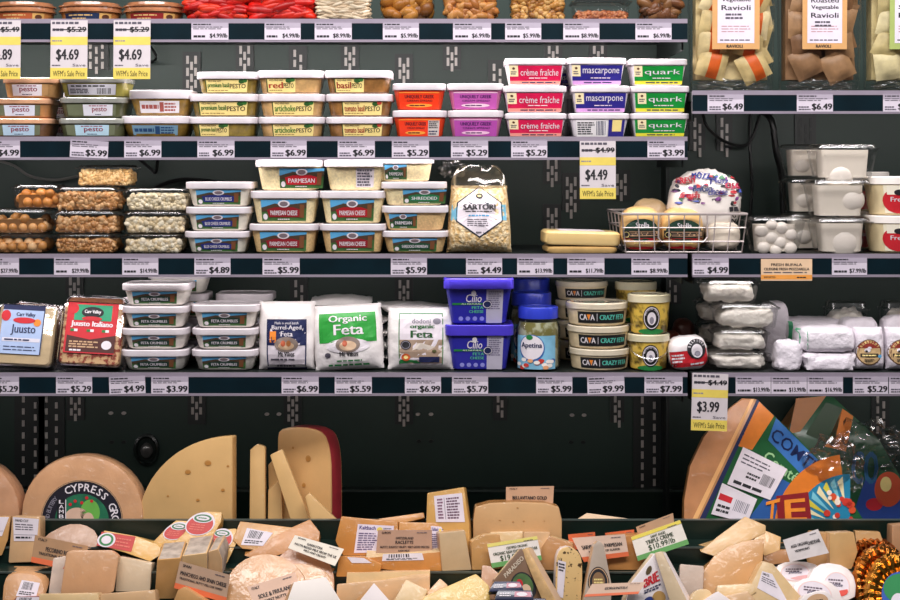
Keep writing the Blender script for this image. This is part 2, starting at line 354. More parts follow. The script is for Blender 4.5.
L = Lab(lambda u, v, h: Vector(((u - .5) * .085, -h, (v - .5) * .036)), .0002)
L.mb.box(-.0425, .0425, 0, .0008, -.018, .018, mat('#ecc9a4', .6))
L.text('FRESH BUFALA', .2, .68, .8, .8, INK, 2, .02); L.text('CILIEGINE FRESH MOZZARELLA', .06, .48, .94, .6, INK, 2, .03); L.lines(.05, .34, .95, .42, 1, FINE, 2, 3)
L.rect(0, .06, 1, .27, mat('#f0a048', .6), 1); L.text('IMPORTED', .06, .12, .28, .2, INK, 2, .02); L.lines(.7, .1, .92, .2, 1, INK, 2, 5)
o = L.mb.build('sign_card', None, ((785.5 - 450) / 600, -.008, EYE - (269.5 - HORIZON) / 600), smooth=False)
tag(o, 'cream and orange mozzarella sign card clipped to the right shelf rail', 'sign')
# ---------------------------------------------------------------- tubs
def tub(name, label, cat, px0, px1, h, z, yf, body, lidm=None, draw=None, d=None, lid=.3, taper=.88, rot=0, group=None, r=None, back=None, bodyin=.0025):
    s = SCALE(yf); wl = (px1 - px0) / s; d = d or wl * .8; r = r or .018; lidm = lidm or LID
    x = ((px0 + px1) / 2 - 450) / s
    t = thing(name, label, cat, (x, yf + d / 2, z), (0, 0, R(rot)), group)
    hl = h * lid; hb = h - hl; wt, dt = wl - 2 * bodyin, d - 2 * bodyin; wb, db = wt * taper, dt - wt * (1 - taper)
    mb = MB(); mb.loft([rrect(wb - .006, db - .006, r, .0005), rrect(wb, db, r, .003), rrect(wt, dt, r, hb)], body); mb.build('body', t)
    mb = MB()
    mb.loft([rrect(wt, dt, r, hb - .0005), rrect(wl - .0008, d - .0008, r + .001, hb), rrect(wl, d, r + .001, hb + hl * .2), rrect(wl - .0003, d - .0003, r, h - .0016), rrect(wl - .0025, d - .0025, r, h - .0003),
             rrect(wl - .008, d - .008, r, h - .0003), rrect(wl - .011, d - .011, r, h - .0022)], lidm)
    mb.build('lid', t)
    if draw:
        wf = wb - r * 1.2
        L = Lab(lambda u, v, h_: Vector(((u - .5) * wf * (1 + .06 * v), -(db + (dt - db) * (v * hb - .003) / max(.004, hb - .003)) / 2 - .0002 - h_, .002 + v * (hb - .003))))
        draw(L); L.build('label', t)
    if back:
        Lb = Lab(lambda u, v, h_: Vector((-(wb + (wt - wb) * v) / 2 - h_, -(u - .5) * (db - 2 * r), .002 + v * (hb - .003)))); back(Lb); Lb.build('label', t)
    return t
def col(fn, names, px0, px1, tops, base, zs, yf, **k):
    s = SCALE(yf); z = ZS[zs]; prev = base; out = []
    for i, (nm, tp) in enumerate(zip(names, tops)):
        h = (prev - tp) / s
        a = px0[i] if isinstance(px0, (list, tuple)) else px0; c = px1[i] if isinstance(px1, (list, tuple)) else px1
        kk = {q: (v[i] if isinstance(v, list) else v) for q, v in k.items()}
        out.append(fn(nm, a, c, h, z, yf, **kk)); z += h; prev = tp
    return out
# --- clear pesto tubs
def d_pesto(bg='#e6e4ec', off=0., rd='#8e2038', side='#6d7358', bar=False):
    def f(L):
        B = mat(bg, .5); L.rect(.0, .12, .98, .92, mat(side, .5), 1)
        L.rect(.18 + off, .1, .86 + off * .4, .92, B, 2); c = mat(rd, .5)
        if bar:
            L.rect(.02, .1, .98, .92, B, 3); L.lines(.08, .68, .8, .88, 1, INK, 4, 4); L.lines(.05, .2, .5, .6, 3, FINE, 4, 5); L.barcode(.6, .18, .9, .62, INK, 4); return
        L.lines(.3 + off, .76, .78 + off * .4, .88, 1, mat('#a04a60', .5), 3, 7); L.text('pesto', .36 + off, .3, .74 + off * .4, .72, c, 3, .015); L.lines(.42 + off, .15, .64 + off * .4, .25, 1, NAVY, 3, 9)
    return f
PB1 = mat('#b98452', .3, .25, 60, coat=.5); PB2 = mat('#55583a', .3, .3, 80, coat=.5); PB3 = mat('#a8843a', .3, .35, 90, coat=.5)
LPO = mat('#d2a07c', .2, .2, 30, coat=.8); LPG = mat('#8f9088', .2, .25, 30, coat=.8)
def mk_p(nm, a, c, h, z, yf, body=PB1, lidm=LPO, draw=None, **k):
    return tub('pesto_tub', nm, 'dip tub', a, c, h, z, yf, body, lidm, draw, lid=.26, taper=.92, group='clear pesto tubs', **k)
col(mk_p, ['clear tub of red tomato pesto, bottom of the leftmost stack, blue label', 'clear tub of red tomato pesto, middle of the leftmost stack', 'clear tub of orange pesto, top of the leftmost stack, white label'],
    [-16, -14, 0], [50, 50, 58], [117, 97, 76], 136.5, 'S2', .02, draw=[d_pesto('#b9d3e6'), d_pesto('#dfe4f0'), d_pesto('#f0eaf0', -.12, side='#c79a64')], body=[mat('#6a4a30', .3, .3, 60, coat=.5), PB1, mat('#c99a62', .3, .2, 60, coat=.5)])
col(mk_p, ['olive green pesto tub, bottom of the second stack, pale blue label', 'olive green pesto tub, middle of the second stack', 'yellow green pesto tub with barcode label, top of the second stack'],
    [56, 57, 57], [125, 126, 126], [117, 96, 76], 136.5, 'S2', .02, draw=[d_pesto('#b9d9e8'), d_pesto('#e3e2ea', .14), d_pesto(bar=True)], body=[PB2, PB2, mat('#a39a4a', .3, .2, 60, coat=.5)], lidm=LPG)
col(mk_p, ['pesto tub in the gap behind the first two stacks, bottom one', 'pesto tub in the gap behind the first two stacks, middle one', 'pesto tub in the gap behind the first two stacks, topmost'],
    [27, 27, 27], [82, 82, 82], [117.5, 97.5, 77.5], 136, 'S2', .13, draw=d_pesto('#e0dbe0'), body=PB2, lidm=LPG)
def d_cheese(bg, c2):
    def f(L):
        L.rect(.02, .12, .98, .88, mat(bg, .5)); L.lines(.06, .3, .5, .72, 1, mat(c2, .5), 2, 3, .6); L.rect(.5, .2, .6, .8, mat(c2, .5), 2)
        L.lines(.62, .2, .95, .8, 3, mat(c2, .5), 2, 6)
    return f
col(lambda nm, a, c, h, z, yf, **k: tub('spread_tub', nm, 'dip tub', a, c, h, z, yf, PB3, lid=.33, taper=.86, group='flat spread tubs', **k),
    ['flat golden spread tub with white lid and blue label, lower of two', 'flat golden spread tub with white lid and white label, upper of two'], [119, 127], [190, 191], [114.5, 88.5], 136.5, 'S2', .025,
    draw=[d_cheese('#7ea4bb', '#234b78'), d_cheese('#f2edf0', '#b05a52')])
def d_bp(word, c, body=None, shift=0., narrow=False):
    def f(L):
        u0, u1 = (.0 + shift, .98) if not narrow else (0, .62)
        L.rect(u0, .04, u1, .96, CREAM); L.rect(u0, .04, u0 + .02, .96, mat('#2b4a22', .5), 2)
        L.text('WILD PINE FARM', u0 + .06, .8, u0 + .36, .92, BROWN, 2, .02)
        m_ = u0 + (u1 - u0) * .56
        L.text(word, u0 + .05, .3, m_, .74, mat(c, .5), 2, .03); L.text('PESTO', m_ + .02, .33, u1 - .04, .66, mat('#3a2a18', .5), 2, .02)
        L.lines(u0 + .05, .12, m_, .22, 1, mat('#9a7a3a', .5), 2, 4)
        L.ell(u1 - .14, .84, .07, .16, mat('#2c5a24', .5), 2); L.ell(u1 - .06, .9, .05, .13, mat('#31702c' if 'tom' not in word else '#c03a2c', .5), 3)
    return f
def mk_bp(nm, a, c, h, z, yf, **k): return tub('pesto_tub', nm, 'dip tub', a, c, h, z, yf, lid=.31, taper=.92, bodyin=.0035, group='pesto tubs with yellow labels', **k)
PG = mat('#8a7432', .3, .35, 90, coat=.5); PA = mat('#c79f68', .3, .25, 90, coat=.5); PT = mat('#8f6436', .3, .35, 90, coat=.5)
col(mk_bp, ['basil pesto tub with yellow label, bottom of its stack', 'basil pesto tub with yellow label, middle of its stack', 'basil pesto tub with yellow label, top of its stack'],
    [188, 188, 195], [257, 258, 258], [115.5, 92.5, 70.5], 136.5, 'S2', .02, body=PG, draw=[d_bp('premium basil', '#4a6a24', narrow=True), d_bp('premium basil', '#3c6a2a'), d_bp('premium basil', '#3c6a2a')])
col(mk_bp, ['artichoke pesto tub, bottom of the middle yellow label stack', 'artichoke pesto tub, middle of the middle yellow label stack', 'artichoke pesto tub turned sideways, top of the middle yellow label stack'],
    [257, 257, 256], [324.5, 324.5, 323], [115.5, 92.5, 69], 136.5, 'S2', .02, body=PA, draw=[d_bp('artichoke', '#4a7a2c', shift=.1), d_bp('artichoke', '#4a7a2c', shift=.1), d_bp('red', '#b0402c', narrow=True)])
col(mk_bp, ['tomato basil pesto tub, bottom of the right yellow label stack', 'tomato basil pesto tub, middle of the right yellow label stack', 'tomato basil pesto tub, label to the left, top of the right yellow label stack'],
    [325, 325, 324], [393, 393, 392], [115.5, 92.5, 69], 136.5, 'S2', .02, body=PT, draw=[d_bp('tomato basil', '#9a2c20', shift=.14), d_bp('tomato basil', '#9a2c20', shift=.14), d_bp('basil', '#9a2c20', narrow=True)])
# --- soft cheese tubs, cream tubs
def d_greek(c, ink, pill, qr=False):
    def f(L):
        L.rect(-.12, .02, 1.12, .9, mat(c, .4), 1); u1 = .74 if qr else 1.
        L.rect(-.12, .86, 1.12, .9, mat(pill, .5), 2); L.text('UNIQUELY GREEK', .06, .55, u1 - .04, .76, mat(ink, .5), 2, .03); L.text('CREAM SPREAD', .12, .4, u1 - .08, .5, mat(ink, .5), 2, .01)
        L.ell(.5 * u1, .2, .42 * u1, .1, mat(pill, .5), 2); L.lines(.2 * u1, .15, .8 * u1, .25, 1, mat(ink, .5), 3, 5)
        if qr: L.rect(.76, .04, 1.1, .84, mat('#cfc6c0', .5), 2); L.lines(.78, .42, 1.08, .82, 4, INK, 3, 8); L.lines(.78, .08, 1.08, .34, 2, NAVY, 3, 9)
    return f
def mk_g(nm, a, c, h, z, yf, **k): return tub('soft_cheese_tub', nm, 'cheese tub', a, c, h, z, yf, lid=.24, taper=.86, group='soft cheese tubs', **k)
col(mk_g, ['orange red soft cheese tub with information panel, lower of two', 'orange red soft cheese tub, upper of two'], [392, 392], [447, 446], [109, 82], 136.5, 'S2', .02, body=mat('#e8481e', .4), draw=[d_greek('#ee3c18', '#5a1420', '#f5a03c', True), d_greek('#ee3c18', '#5a1420', '#f5a03c')])
col(mk_g, ['magenta soft cheese tub, lower of two', 'magenta soft cheese tub, upper of two'], [447.5, 447], [504, 504], [109, 82], 136.5, 'S2', .02, body=mat('#d27aa8', .4), draw=[d_greek('#b04aa4', '#4a1a5c', '#f0c0dc'), d_greek('#c25aae', '#4a1a5c', '#f4d2e2')])
def d_vc(word, c, band, seed, back=False, shift=0.):
    def f(L):
        if back:
            L.rect(0, 0, .68, .96, mat('#e8e4e4', .5)); L.lines(.03, .1, .4, .86, 6, INK, 2, 3); L.barcode(.44, .08, .66, .9, NAVY, 2, n=7); L.rect(.7, .0, 1.04, .96, mat(c, .45)); L.rect(.78, .3, .98, .96, CREAM, 2); return
        L.rect(-.06, .02, 1.06, .97, mat(c, .4, .18, 25)); L.rect(-.06, .02, 1.06, .2, mat(band, .5), 2); L.lines(.2, .07, 1.0, .15, 1, NAVY, 3, seed, .7)
        L.rect(-.06 + shift, .42, .13 + shift, .97, mat('#f2e2b4', .5), 2); L.lines(-.03 + shift, .5, .1 + shift, .7, 2, FINE, 3, seed + 1); L.ell(.035 + shift, .82, .03, .06, BROWN, 3)
        L.text(word, .18 + shift, .46, 1.0, .8, WHITE, 3, .0); L.lines(.36, .3, .86, .38, 1, mat('#f4e0e4', .5), 3, seed + 2)
    return f
def mk_v(nm, a, c, h, z, yf, **k): return tub('cream_tub', nm, 'dairy tub', a, c, h, z, yf, WHITE, lid=.22, taper=.87, r=.008, group='small dairy tubs', **k)
CR, MA, QU = ('crème fraîche', '#d3164c', '#f09a8c'), ('mascarpone', '#2a2480', '#d9a0dc'), ('quark', '#0f8a34', '#e6dc3c')
col(mk_v, ['pink cream tub, bottom of its stack of three', 'pink cream tub, middle of its stack of three', 'pink cream tub, top of its stack of three'], [505, 503, 505], [567, 567, 566], [112, 84.5, 57], 136.5, 'S2', .02, draw=d_vc(*CR, 3))
col(mk_v, ['blue mascarpone tub turned to its barcode, bottom of its stack', 'blue mascarpone tub, middle of its stack', 'blue mascarpone tub, top of its stack, slightly turned'], [569, 572, 567], [630, 631, 626], [112, 84.5, 56.5], 136.5, 'S2', .02, draw=[d_vc(*MA, 3, True), d_vc(*MA, 4), d_vc(*MA, 5)], rot=[0, -2, 2])
col(mk_v, ['green quark tub, bottom of its stack', 'green quark tub, middle of its stack', 'green quark tub, top of its stack'], [631, 631, 630], [690, 690, 688], [112, 84.5, 57.5], 136.5, 'S2', .02, draw=[d_vc(*QU, 6, shift=.06), d_vc(*QU, 7, shift=.06), d_vc(*QU, 8)])
col(mk_v, ['blue dairy tub behind the gap right of the pink tubs, bottom one', 'white backed dairy tub behind the gap right of the pink tubs', 'blue and cream dairy tub behind the gap right of the pink tubs, topmost'], 541, 596, [113, 88, 64], 136, 'S2', .12, draw=[d_vc(*MA, 9, True), d_vc(*MA, 3, True), d_vc(*MA, 5)])
# --- shredded and crumbled cheese tubs
def d_ov(word, c, mir=0., part=False):
    def f(L):
        a, e = (.0 + mir, 1.0 + mir) if not part else (-.08, .55)
        L.rect(a, .06, e, .95, mat('#3f6a34', .5, .3, 60)); L.rect(a, .62, e, .95, SKYB, 2); L.poly([(a, .62), (a + .3 * (e - a), .8), (a + .55 * (e - a), .74), (e, .84), (e, .6), (a, .45)], mat('#4a3a2a', .5), 3)
        q = e - a; L.poly([(a + .16 * q, .22), (a + .84 * q, .22), (a + .88 * q, .54), (a + .7 * q, .64), (a + .3 * q, .64), (a + .12 * q, .54)], mat(c, .5), 4)
        L.text(word, a + .2 * q, .3, a + .8 * q, .5, WHITE, 5, .02); L.ell(a + .5 * q, .78, .13 * q, .15, WHITE, 5); L.ell(a + .5 * q, .78, .09 * q, .1, mat('#7a6a70', .5), 6)
        L.ell(a + .08 * q, .24, .05 * q, .13, WHITE, 5); L.rect(a + .85 * q, .2, a + .95 * q, .75, mat('#7a4a2a', .5), 5); L.lines(a + .36 * q, .1, a + .64 * q, .17, 1, WHITE, 5, 4)
    return f
def d_facts(L): L.rect(.52, .1, .96, .96, PAPER); L.lines(.55, .14, .93, .92, 6, FINE, 2, 4)
GRAT = mat('#f0dfae', .5, .14, 260, .5); GRAT2 = mat('#e8c48a', .5, .14, 260, .5); BLUEC = mat('#ece6d6', .5, .1, 90, .4); FETA = mat('#f0ebe0', .5, .08, 120, .4)
def mk_c(nm, a, c, h, z, yf, **k): return tub('shredded_cheese_tub', nm, 'cheese tub', a, c, h, z, yf, lid=k.pop('lid', .27), taper=k.pop('taper', .88), bodyin=.004, **k)
col(mk_c, ['blue cheese crumble tub, bottom of three', 'blue cheese crumble tub, middle of three', 'blue cheese crumble tub, top of three'], [183, 184, 184], [249, 250, 252], [231, 206.5, 181.5], 253.5, 'S3', .02, body=BLUEC, draw=d_ov('BLUE CHEESE CRUMBLES', '#1c2a78'), group='blue cheese crumbles')
G1 = 'red labelled grated cheese tubs'
col(mk_c, ['red labelled grated cheese tub, bottom of the left stack', 'red labelled grated cheese tub, middle of the left stack', 'red labelled grated cheese tub set back, top of the left stack'], [248, 249, 254], [318, 318, 322], [223.5, 190.5, 159.5], 253.5, 'S3', [.02, .02, .04][0], body=[GRAT2, GRAT, GRAT], draw=[d_ov('PARMESAN CHEESE', '#8c1420'), d_ov('PARMESAN CHEESE', '#8c1420'), d_ov('PARMESAN', '#c01828', .3)], lid=.22, group=G1)
col(mk_c, ['red labelled grated cheese tub, bottom of the right stack', 'red labelled grated cheese tub, middle of the right stack', 'grated cheese tub turned to its nutrition label, top of the right stack'], [318.5, 318.5, 323], [386, 385.5, 387], [223.5, 190.5, 159.5], 253.5, 'S3', .02, body=[GRAT2, GRAT, GRAT], draw=[d_ov('PARMESAN CHEESE', '#8c1420'), d_ov('PARMESAN CHEESE', '#a81420'), d_facts], lid=.22, group=G1)
col(mk_c, ['green labelled grated cheese tub, bottom of its stack', 'green labelled grated cheese tub, label half turned, second from bottom', 'green labelled grated cheese tub, second from the top', 'green labelled grated cheese tub set back, topmost'], [381, 381, 380.5, 376], [448.5, 448.5, 447, 434], [230.5, 205.5, 181.5, 156], 253.5, 'S3', .02, body=[GRAT2, GRAT2, GRAT, GRAT], draw=[d_ov('SHREDDED PARMESAN', '#154a30'), d_ov('PARMESAN', '#10402a', part=True), d_ov('SHREDDED', '#187848', .25), d_ov('PARMESAN', '#0f4a2c', part=True)], group='green labelled grated cheese tubs')
G2 = 'feta crumble tubs'
F1 = dict(body=FETA, draw=d_ov('FETA CRUMBLES', '#0e3428'), group=G2, lid=.3)
col(mk_c, ['feta crumble tub, bottom of the front stack of four', 'feta crumble tub, second from bottom of the front stack of four', 'feta crumble tub, second from top of the front stack of four', 'feta crumble tub, top of the front stack of four'], [119, 119.5, 120, 120], [187, 187, 187, 188], [349, 327.5, 305.5, 283], 370.5, 'S4', .02, **F1)
col(mk_c, ['feta crumble tub, bottom of the stack of three', 'feta crumble tub, middle of the stack of three', 'feta crumble tub, top of the stack of three'], [190, 190.5, 190], [257, 257, 258], [349, 327.5, 304], 370.5, 'S4', .02, **F1)
col(mk_c, ['feta crumble tub, lowest behind the two front feta stacks', 'feta crumble tub, second up behind the two front feta stacks', 'feta crumble tub, third up behind the two front feta stacks', 'feta crumble tub, topmost behind the two front feta stacks, near the tag rail'], [148, 148, 148, 146], [207, 207, 207, 207], [344, 321, 297, 276], 366, 'S4', .13, **F1)
col(mk_c, ['feta crumble tub, lower one behind the stack of three', 'feta crumble tub, upper one behind the stack of three', 'feta crumble tub, clear lid showing above the stack of three'], [214, 214, 214], [272, 272, 272], [344, 321, 297], 366, 'S4', .13, **F1)
# --- round white tubs, deep blue tubs
def rtub(name, label, cat, px0, px1, h, z, yf, body, lidm, draw=None, lid=.2, taper=.85, group=None, arc=80, handle=False, lidflat=False):
    s = SCALE(yf); r = (px1 - px0) / 2 / s; x = ((px0 + px1) / 2 - 450) / s
    t = thing(name, label, cat, (x, yf + r, z), (0, 0, 0), group); hl = h * lid; hb = h - hl; rt = r - .002; rb = rt * taper
    mb = MB(); mb.loft([circ(rb - .003, .0005), circ(rb, .003), circ(rt, hb)], body); mb.build('body', t)
    mb = MB(); mb.loft([circ(rt, hb - .0005), circ(r, hb), circ(r, h - .002), circ(r - .002, h - .0003), circ(r - .006, h - .0003), circ(r - .008, h - .0015)], lidm); mb.build('lid', t)
    if draw:
        def fn(u, v, h_):
            a = R((u - .5) * 2 * arc); q = rb + (rt - rb) * v + h_ + .0003
            return Vector((q * math.sin(a), -q * math.cos(a), .003 + v * (hb - .004)))
        L = Lab(fn, .0003, 5); draw(L); L.build('label', t)
    if handle:
        mb = MB(); mb.tube([Vector(((rt + .002) * math.cos(R(180 + q)), (rt + .003) * math.sin(R(180 + q)) , hb * (.98 - .55 * math.sin(R(q))))) for q in range(0, 181, 10)], .0011, CLEARLID); mb.build('handle', t)
    return t
def d_fresh(L):
    L.rect(.25, .02, .75, .98, mat('#f2ead0', .5), 1, 10); L.ell(.43, .45, .2, .44, RED, 2); L.text('Fresh', .33, .42, .53, .58, WHITE, 3, .01); L.rect(.29, .66, .57, .98, mat('#f4ecd8', .5), 3, 6); L.ell(.43, .74, .06, .1, INK, 4)
def mk_r(nm, a, c, h, z, yf, **k): return rtub('mozzarella_tub', nm, 'cheese tub', a, c, h, z, yf, mat('#ecd9ac', .4, .1, 30), mat('#efe9e2', .4), d_fresh, group='cream tubs with round red labels')
col(mk_r, ['cream tub with round red label, lower one at the right edge', 'cream tub with round red label, upper one at the right edge'], 873, 940, [215.5, 176], 253.5, 'R2', .02)
col(mk_r, ['cream tub with red label tucked behind, lower, beside the mozzarella stack', 'cream tub with red label tucked behind, upper, beside the mozzarella stack'], 842, 896, [212, 172], 250, 'R2', .142)
BLU = mat('#2b2a9c', .35, .05, 20); BLUL = mat('#4a3cc4', .3)
def d_cilio(L):
    L.rect(.66, -.0, 1.0, 1.0, mat('#b9b4c4', .5), 1); L.lines(.7, .4, .97, .96, 9, mat('#77718a', .5), 2, 4)
    L.ell(.4, .88, .05, .09, WHITE, 2); L.text('Cilio', .24, .62, .56, .86, WHITE, 2, .01, .2); L.rect(-.05, .54, .62, .6, GREEN, 2); L.text('ALL NATURAL', .14, .55, .55, .59, WHITE, 3, .01)
    L.text('FETA', .36, .42, .6, .5, mat('#58c08c', .5), 2, .02); L.text('CHEESE', .3, .3, .6, .38, mat('#58c08c', .5), 2, .02)
    for i in range(4): L.ell(.12 + .15 * i, .13, .05, .065, mat('#8f90d8', .5), 2)
    L.ell(.68, .56, .1, .13, NAVY, 3); L.ring(.68, .56, .09, .11, .15, WHITE, 4)
col(lambda nm, a, c, h, z, yf, **k: tub('feta_tub', nm, 'cheese tub', a, c, h, z, yf, BLU, BLUL, d_cilio, lid=.23, taper=.84, bodyin=.004, r=.012, group='deep blue feta tubs'), ['deep blue square feta tub, lower of the two', 'deep blue square feta tub with purple lid, upper of the two'], [445, 443.5], [514, 514], [324, 277.5], 370.5, 'S4', .02)
def d_cava(L):
    L.rect(.14, .1, .97, .88, BLACK, 1, 18); L.text('CAVA', .18, .3, .42, .7, WHITE, 2, .03); L.poly([(.3, .7), (.33, .3), (.36, .7)], ORANGE, 4); L.rect(.455, .24, .462, .76, WHITE, 2)
    L.text('CRAZY FETA', .5, .33, .94, .67, mat('#5ec8b4', .5), 2, .03)
DIP = mat('#ddc9a4', .4, .14, 80, coat=.4)
def mk_cv(nm, a, c, h, z, yf, **k): return rtub('feta_dip_tub', nm, 'dip tub', a, c, h, z, yf, DIP, mat('#d6cab2', .18, .1, 30, coat=1), d_cava, lid=.27, taper=.94, group='round dip tubs with black bands', arc=62)
col(mk_cv, ['round dip tub with black band, bottom of the front stack of three', 'round dip tub with black band, middle of the front stack of three', 'round dip tub with black band, top of the front stack of three'], [571, 569, 568], [634, 633, 632], [348.5, 325.5, 302], 370.5, 'S4', .015)
col(mk_cv, ['round dip tub, lowest behind the front dip stack', 'round dip tub, second up behind the front dip stack', 'round dip tub, third up behind the front dip stack', 'round dip tub, topmost behind the front dip stack'], 557, 611, [345, 325, 305, 286], 366, 'S4', .14)
def d_goat(L):
    L.ell(.5, .5, .2, .42, BLACK, 2); L.ring(.5, .5, .18, .37, .08, WHITE, 3); L.ell(.5, .48, .1, .22, WHITE, 3); L.ell(.5, .42, .05, .12, GREY, 4); L.arc('MARINATED CHEESE', .5, .5, .155, .33, 160, 20, .09, WHITE, 4, .01, .5); L.ell(.5, .04, .34, .1, GREEN, 1)
YEL = mat('#e0bc50', .3, .3, 55, coat=.6, h2='#5c4a1c', thr=(.47, .62))
def mk_y(nm, a, c, h, z, yf, **k): return rtub('marinated_cheese_tub', nm, 'cheese tub', a, c, h, z, yf, YEL, mat('#d8cfae', .18, .1, 30, coat=1), d_goat, lid=.2, taper=.88, group='yellow marinated cheese tubs', arc=62, **k)
col(mk_y, ['yellow marinated cheese tub with loose plastic handle, lower front one', 'yellow marinated cheese tub, upper front one'], [629, 630], [673, 674], [334, 294], 370.5, 'S4', .02, handle=[True, False])
col(mk_y, ['yellow marinated cheese tub at the back, lower one', 'yellow marinated cheese tub at the back, upper one'], 617, 660, [328, 287], 366, 'S4', .15)
# --- glass jars with blue lids
def d_jar(L):
    L.rect(.05, .02, .8, .82, mat('#7fb8d4', .45, .2, 30), 1, 14, 1); L.ell(.36, .52, .23, .33, mat('#2a62a8', .5), 2); L.ell(.36, .54, .21, .29, WHITE, 3); L.text('Apetina', .18, .5, .54, .66, NAVY, 5, .02)
    L.ell(.33, .78, .06, .06, GREEN, 4); rd = random.Random(5)
    for i in range(16): L.ell(.1 + .66 * rd.random(), .05 + .2 * rd.random(), .05, .045, mat(rd.choice(['#c8382c', '#f0e8e0', '#3a62a8', '#e0a070']), .5), 3 + i % 4)
JARC = mat('#a8995c', .4, .3, 60, h2='#ece4c8', thr=(.46, .56))
def jar(nm, px0, px1, py0, py1, yf):
    s = SCALE(yf); r = (px1 - px0) / 2 / s; h = (py1 - py0) / s; x = ((px0 + px1) / 2 - 450) / s
    t = thing('cheese_jar', nm, 'jar', (x, yf + r, ZS['S4']), group='blue lidded glass jars')
    mb = MB(); mb.loft([circ(r - .007, .0035), circ(r - .004, .006), circ(r - .004, h * .66), circ(r * .84, h * .76)], JARC); mb.build('contents', t)
    mb = MB(); mb.loft([circ(r - .005, .0005), circ(r, .005), circ(r, h * .66), circ(r * .86, h * .77), circ(r * .84, h * .82)], clear('#eef4f0', .6, .05, .06), True, False); mb.build('glass', t)
    mb = MB(); mb.loft([circ(r * .86, h * .81), circ(r * .9, h * .82), circ(r * .9, h * .98), circ(r * .87, h), circ(r * .8, h), circ(r * .78, h - .0015)], mat('#2c3cb8', .3)); mb.build('lid', t)
    L = Lab(lambda u, v, q: Vector(((r + q + .0004) * math.sin(R((u - .5) * 150)), -(r + q + .0004) * math.cos(R((u - .5) * 150)), h * (.02 + v * .66))), .0003, 5); d_jar(L); L.build('label', t)
jar('glass cheese jar with blue lid and white oval label, front one', 517, 562, 307, 370.5, .018)
jar('glass cheese jar with blue lid, middle one behind the front jar', 510, 555, 296, 367, .105)
jar('glass cheese jar with blue lid, rearmost of the three', 512, 553, 285, 364, .19)
# ---------------------------------------------------------------- clear boxes with contents
def crumple(name, parent, c, r, m, seed, amp=.35, fr=2.2, sub=4, lo=None):
    bm = bmesh.new(); bmesh.ops.create_icosphere(bm, subdivisions=sub, radius=1)
    for v in bm.verts:
        n_ = v.co.copy(); k = 1 + amp * (abs(noise.noise(n_ * fr + Vector((seed, 0, 0)))) - .3) + amp * .5 * (abs(noise.noise(n_ * fr * 2.5 + Vector((0, seed, 0)))) - .3)
        v.co = Vector((n_.x * r[0] * k, n_.y * r[1] * k, n_.z * r[2] * k))
        if lo is not None and v.co.z < lo: v.co.z = lo
    me = bpy.data.meshes.new(name); bm.to_mesh(me); bm.free(); me.materials.append(m)
    o = bpy.data.objects.new(name, me); COL.objects.link(o); o.location = c
    if parent: o.parent = parent
    return o

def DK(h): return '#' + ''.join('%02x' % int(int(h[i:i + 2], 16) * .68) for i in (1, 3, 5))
def fill(mb, w_, d, h, size, el, cols, n, seed, z0=.002, core=None):
    rd = random.Random(seed); ms = [mat(c, .4, .12, 60, .2) for c in cols]
    k = size * .8
    mb.box(-w_ / 2 + k, w_ / 2 - k, -d / 2 + k, d / 2 - k, z0, h - k, core or mat(DK(cols[1]), .7))  # darkened core paints shade into the gaps between the pieces
    if el == 1:
        a = size * 1.9; nx = int((w_ - size) / a); nz = max(1, int((h - z0) / (size * 1.7)))
        for iz in range(nz):
            for ix in range(nx + 1):
                for dd in (0, 1):
                    x = (ix - nx / 2) * a + (a / 2 if (iz + dd) % 2 else 0)
                    if abs(x) > w_ / 2 - size * .8: continue
                    s = size * rd.uniform(.85, 1.02); mb.ball((x + rd.uniform(-.1, .1) * size, -d / 2 + size * (1.05 + 1.2 * dd), z0 + size + iz * size * 1.75 + dd * size * .8), (s, s, s), rd.choice(ms), 14, 9)
        n //= 3
    for i in range(n):
        q = rd.random()
        if el == 1: q = .62 + .38 * q
        if q < .62: p = (rd.uniform(-1, 1) * (w_ / 2 - size * .7), -d / 2 + size * rd.uniform(.8, 1.5), z0 + size * .7 + rd.random() * max(.001, h - z0 - 1.5 * size))
        elif q < .85: p = (rd.uniform(-1, 1) * (w_ / 2 - size), rd.uniform(-1, 1) * (d / 2 - size), h - size * rd.uniform(.5, 1))
        else: p = (rd.choice((-1, 1)) * (w_ / 2 - size * .8), rd.uniform(-1, 1) * (d / 2 - size), z0 + size + rd.random() * max(.001, h - z0 - 2 * size))
        rot = Matrix.Rotation(rd.random() * 3 if el < 1.8 else rd.uniform(-.35, .35), 3, 'Y') @ Matrix.Rotation(rd.uniform(-.8, .8), 3, 'X')
        s = size * rd.uniform(.8, 1.15); mb.ball(p, (s * el, s, s * (1 if el == 1 else .8)), rd.choice(ms), 9, 6, rot)
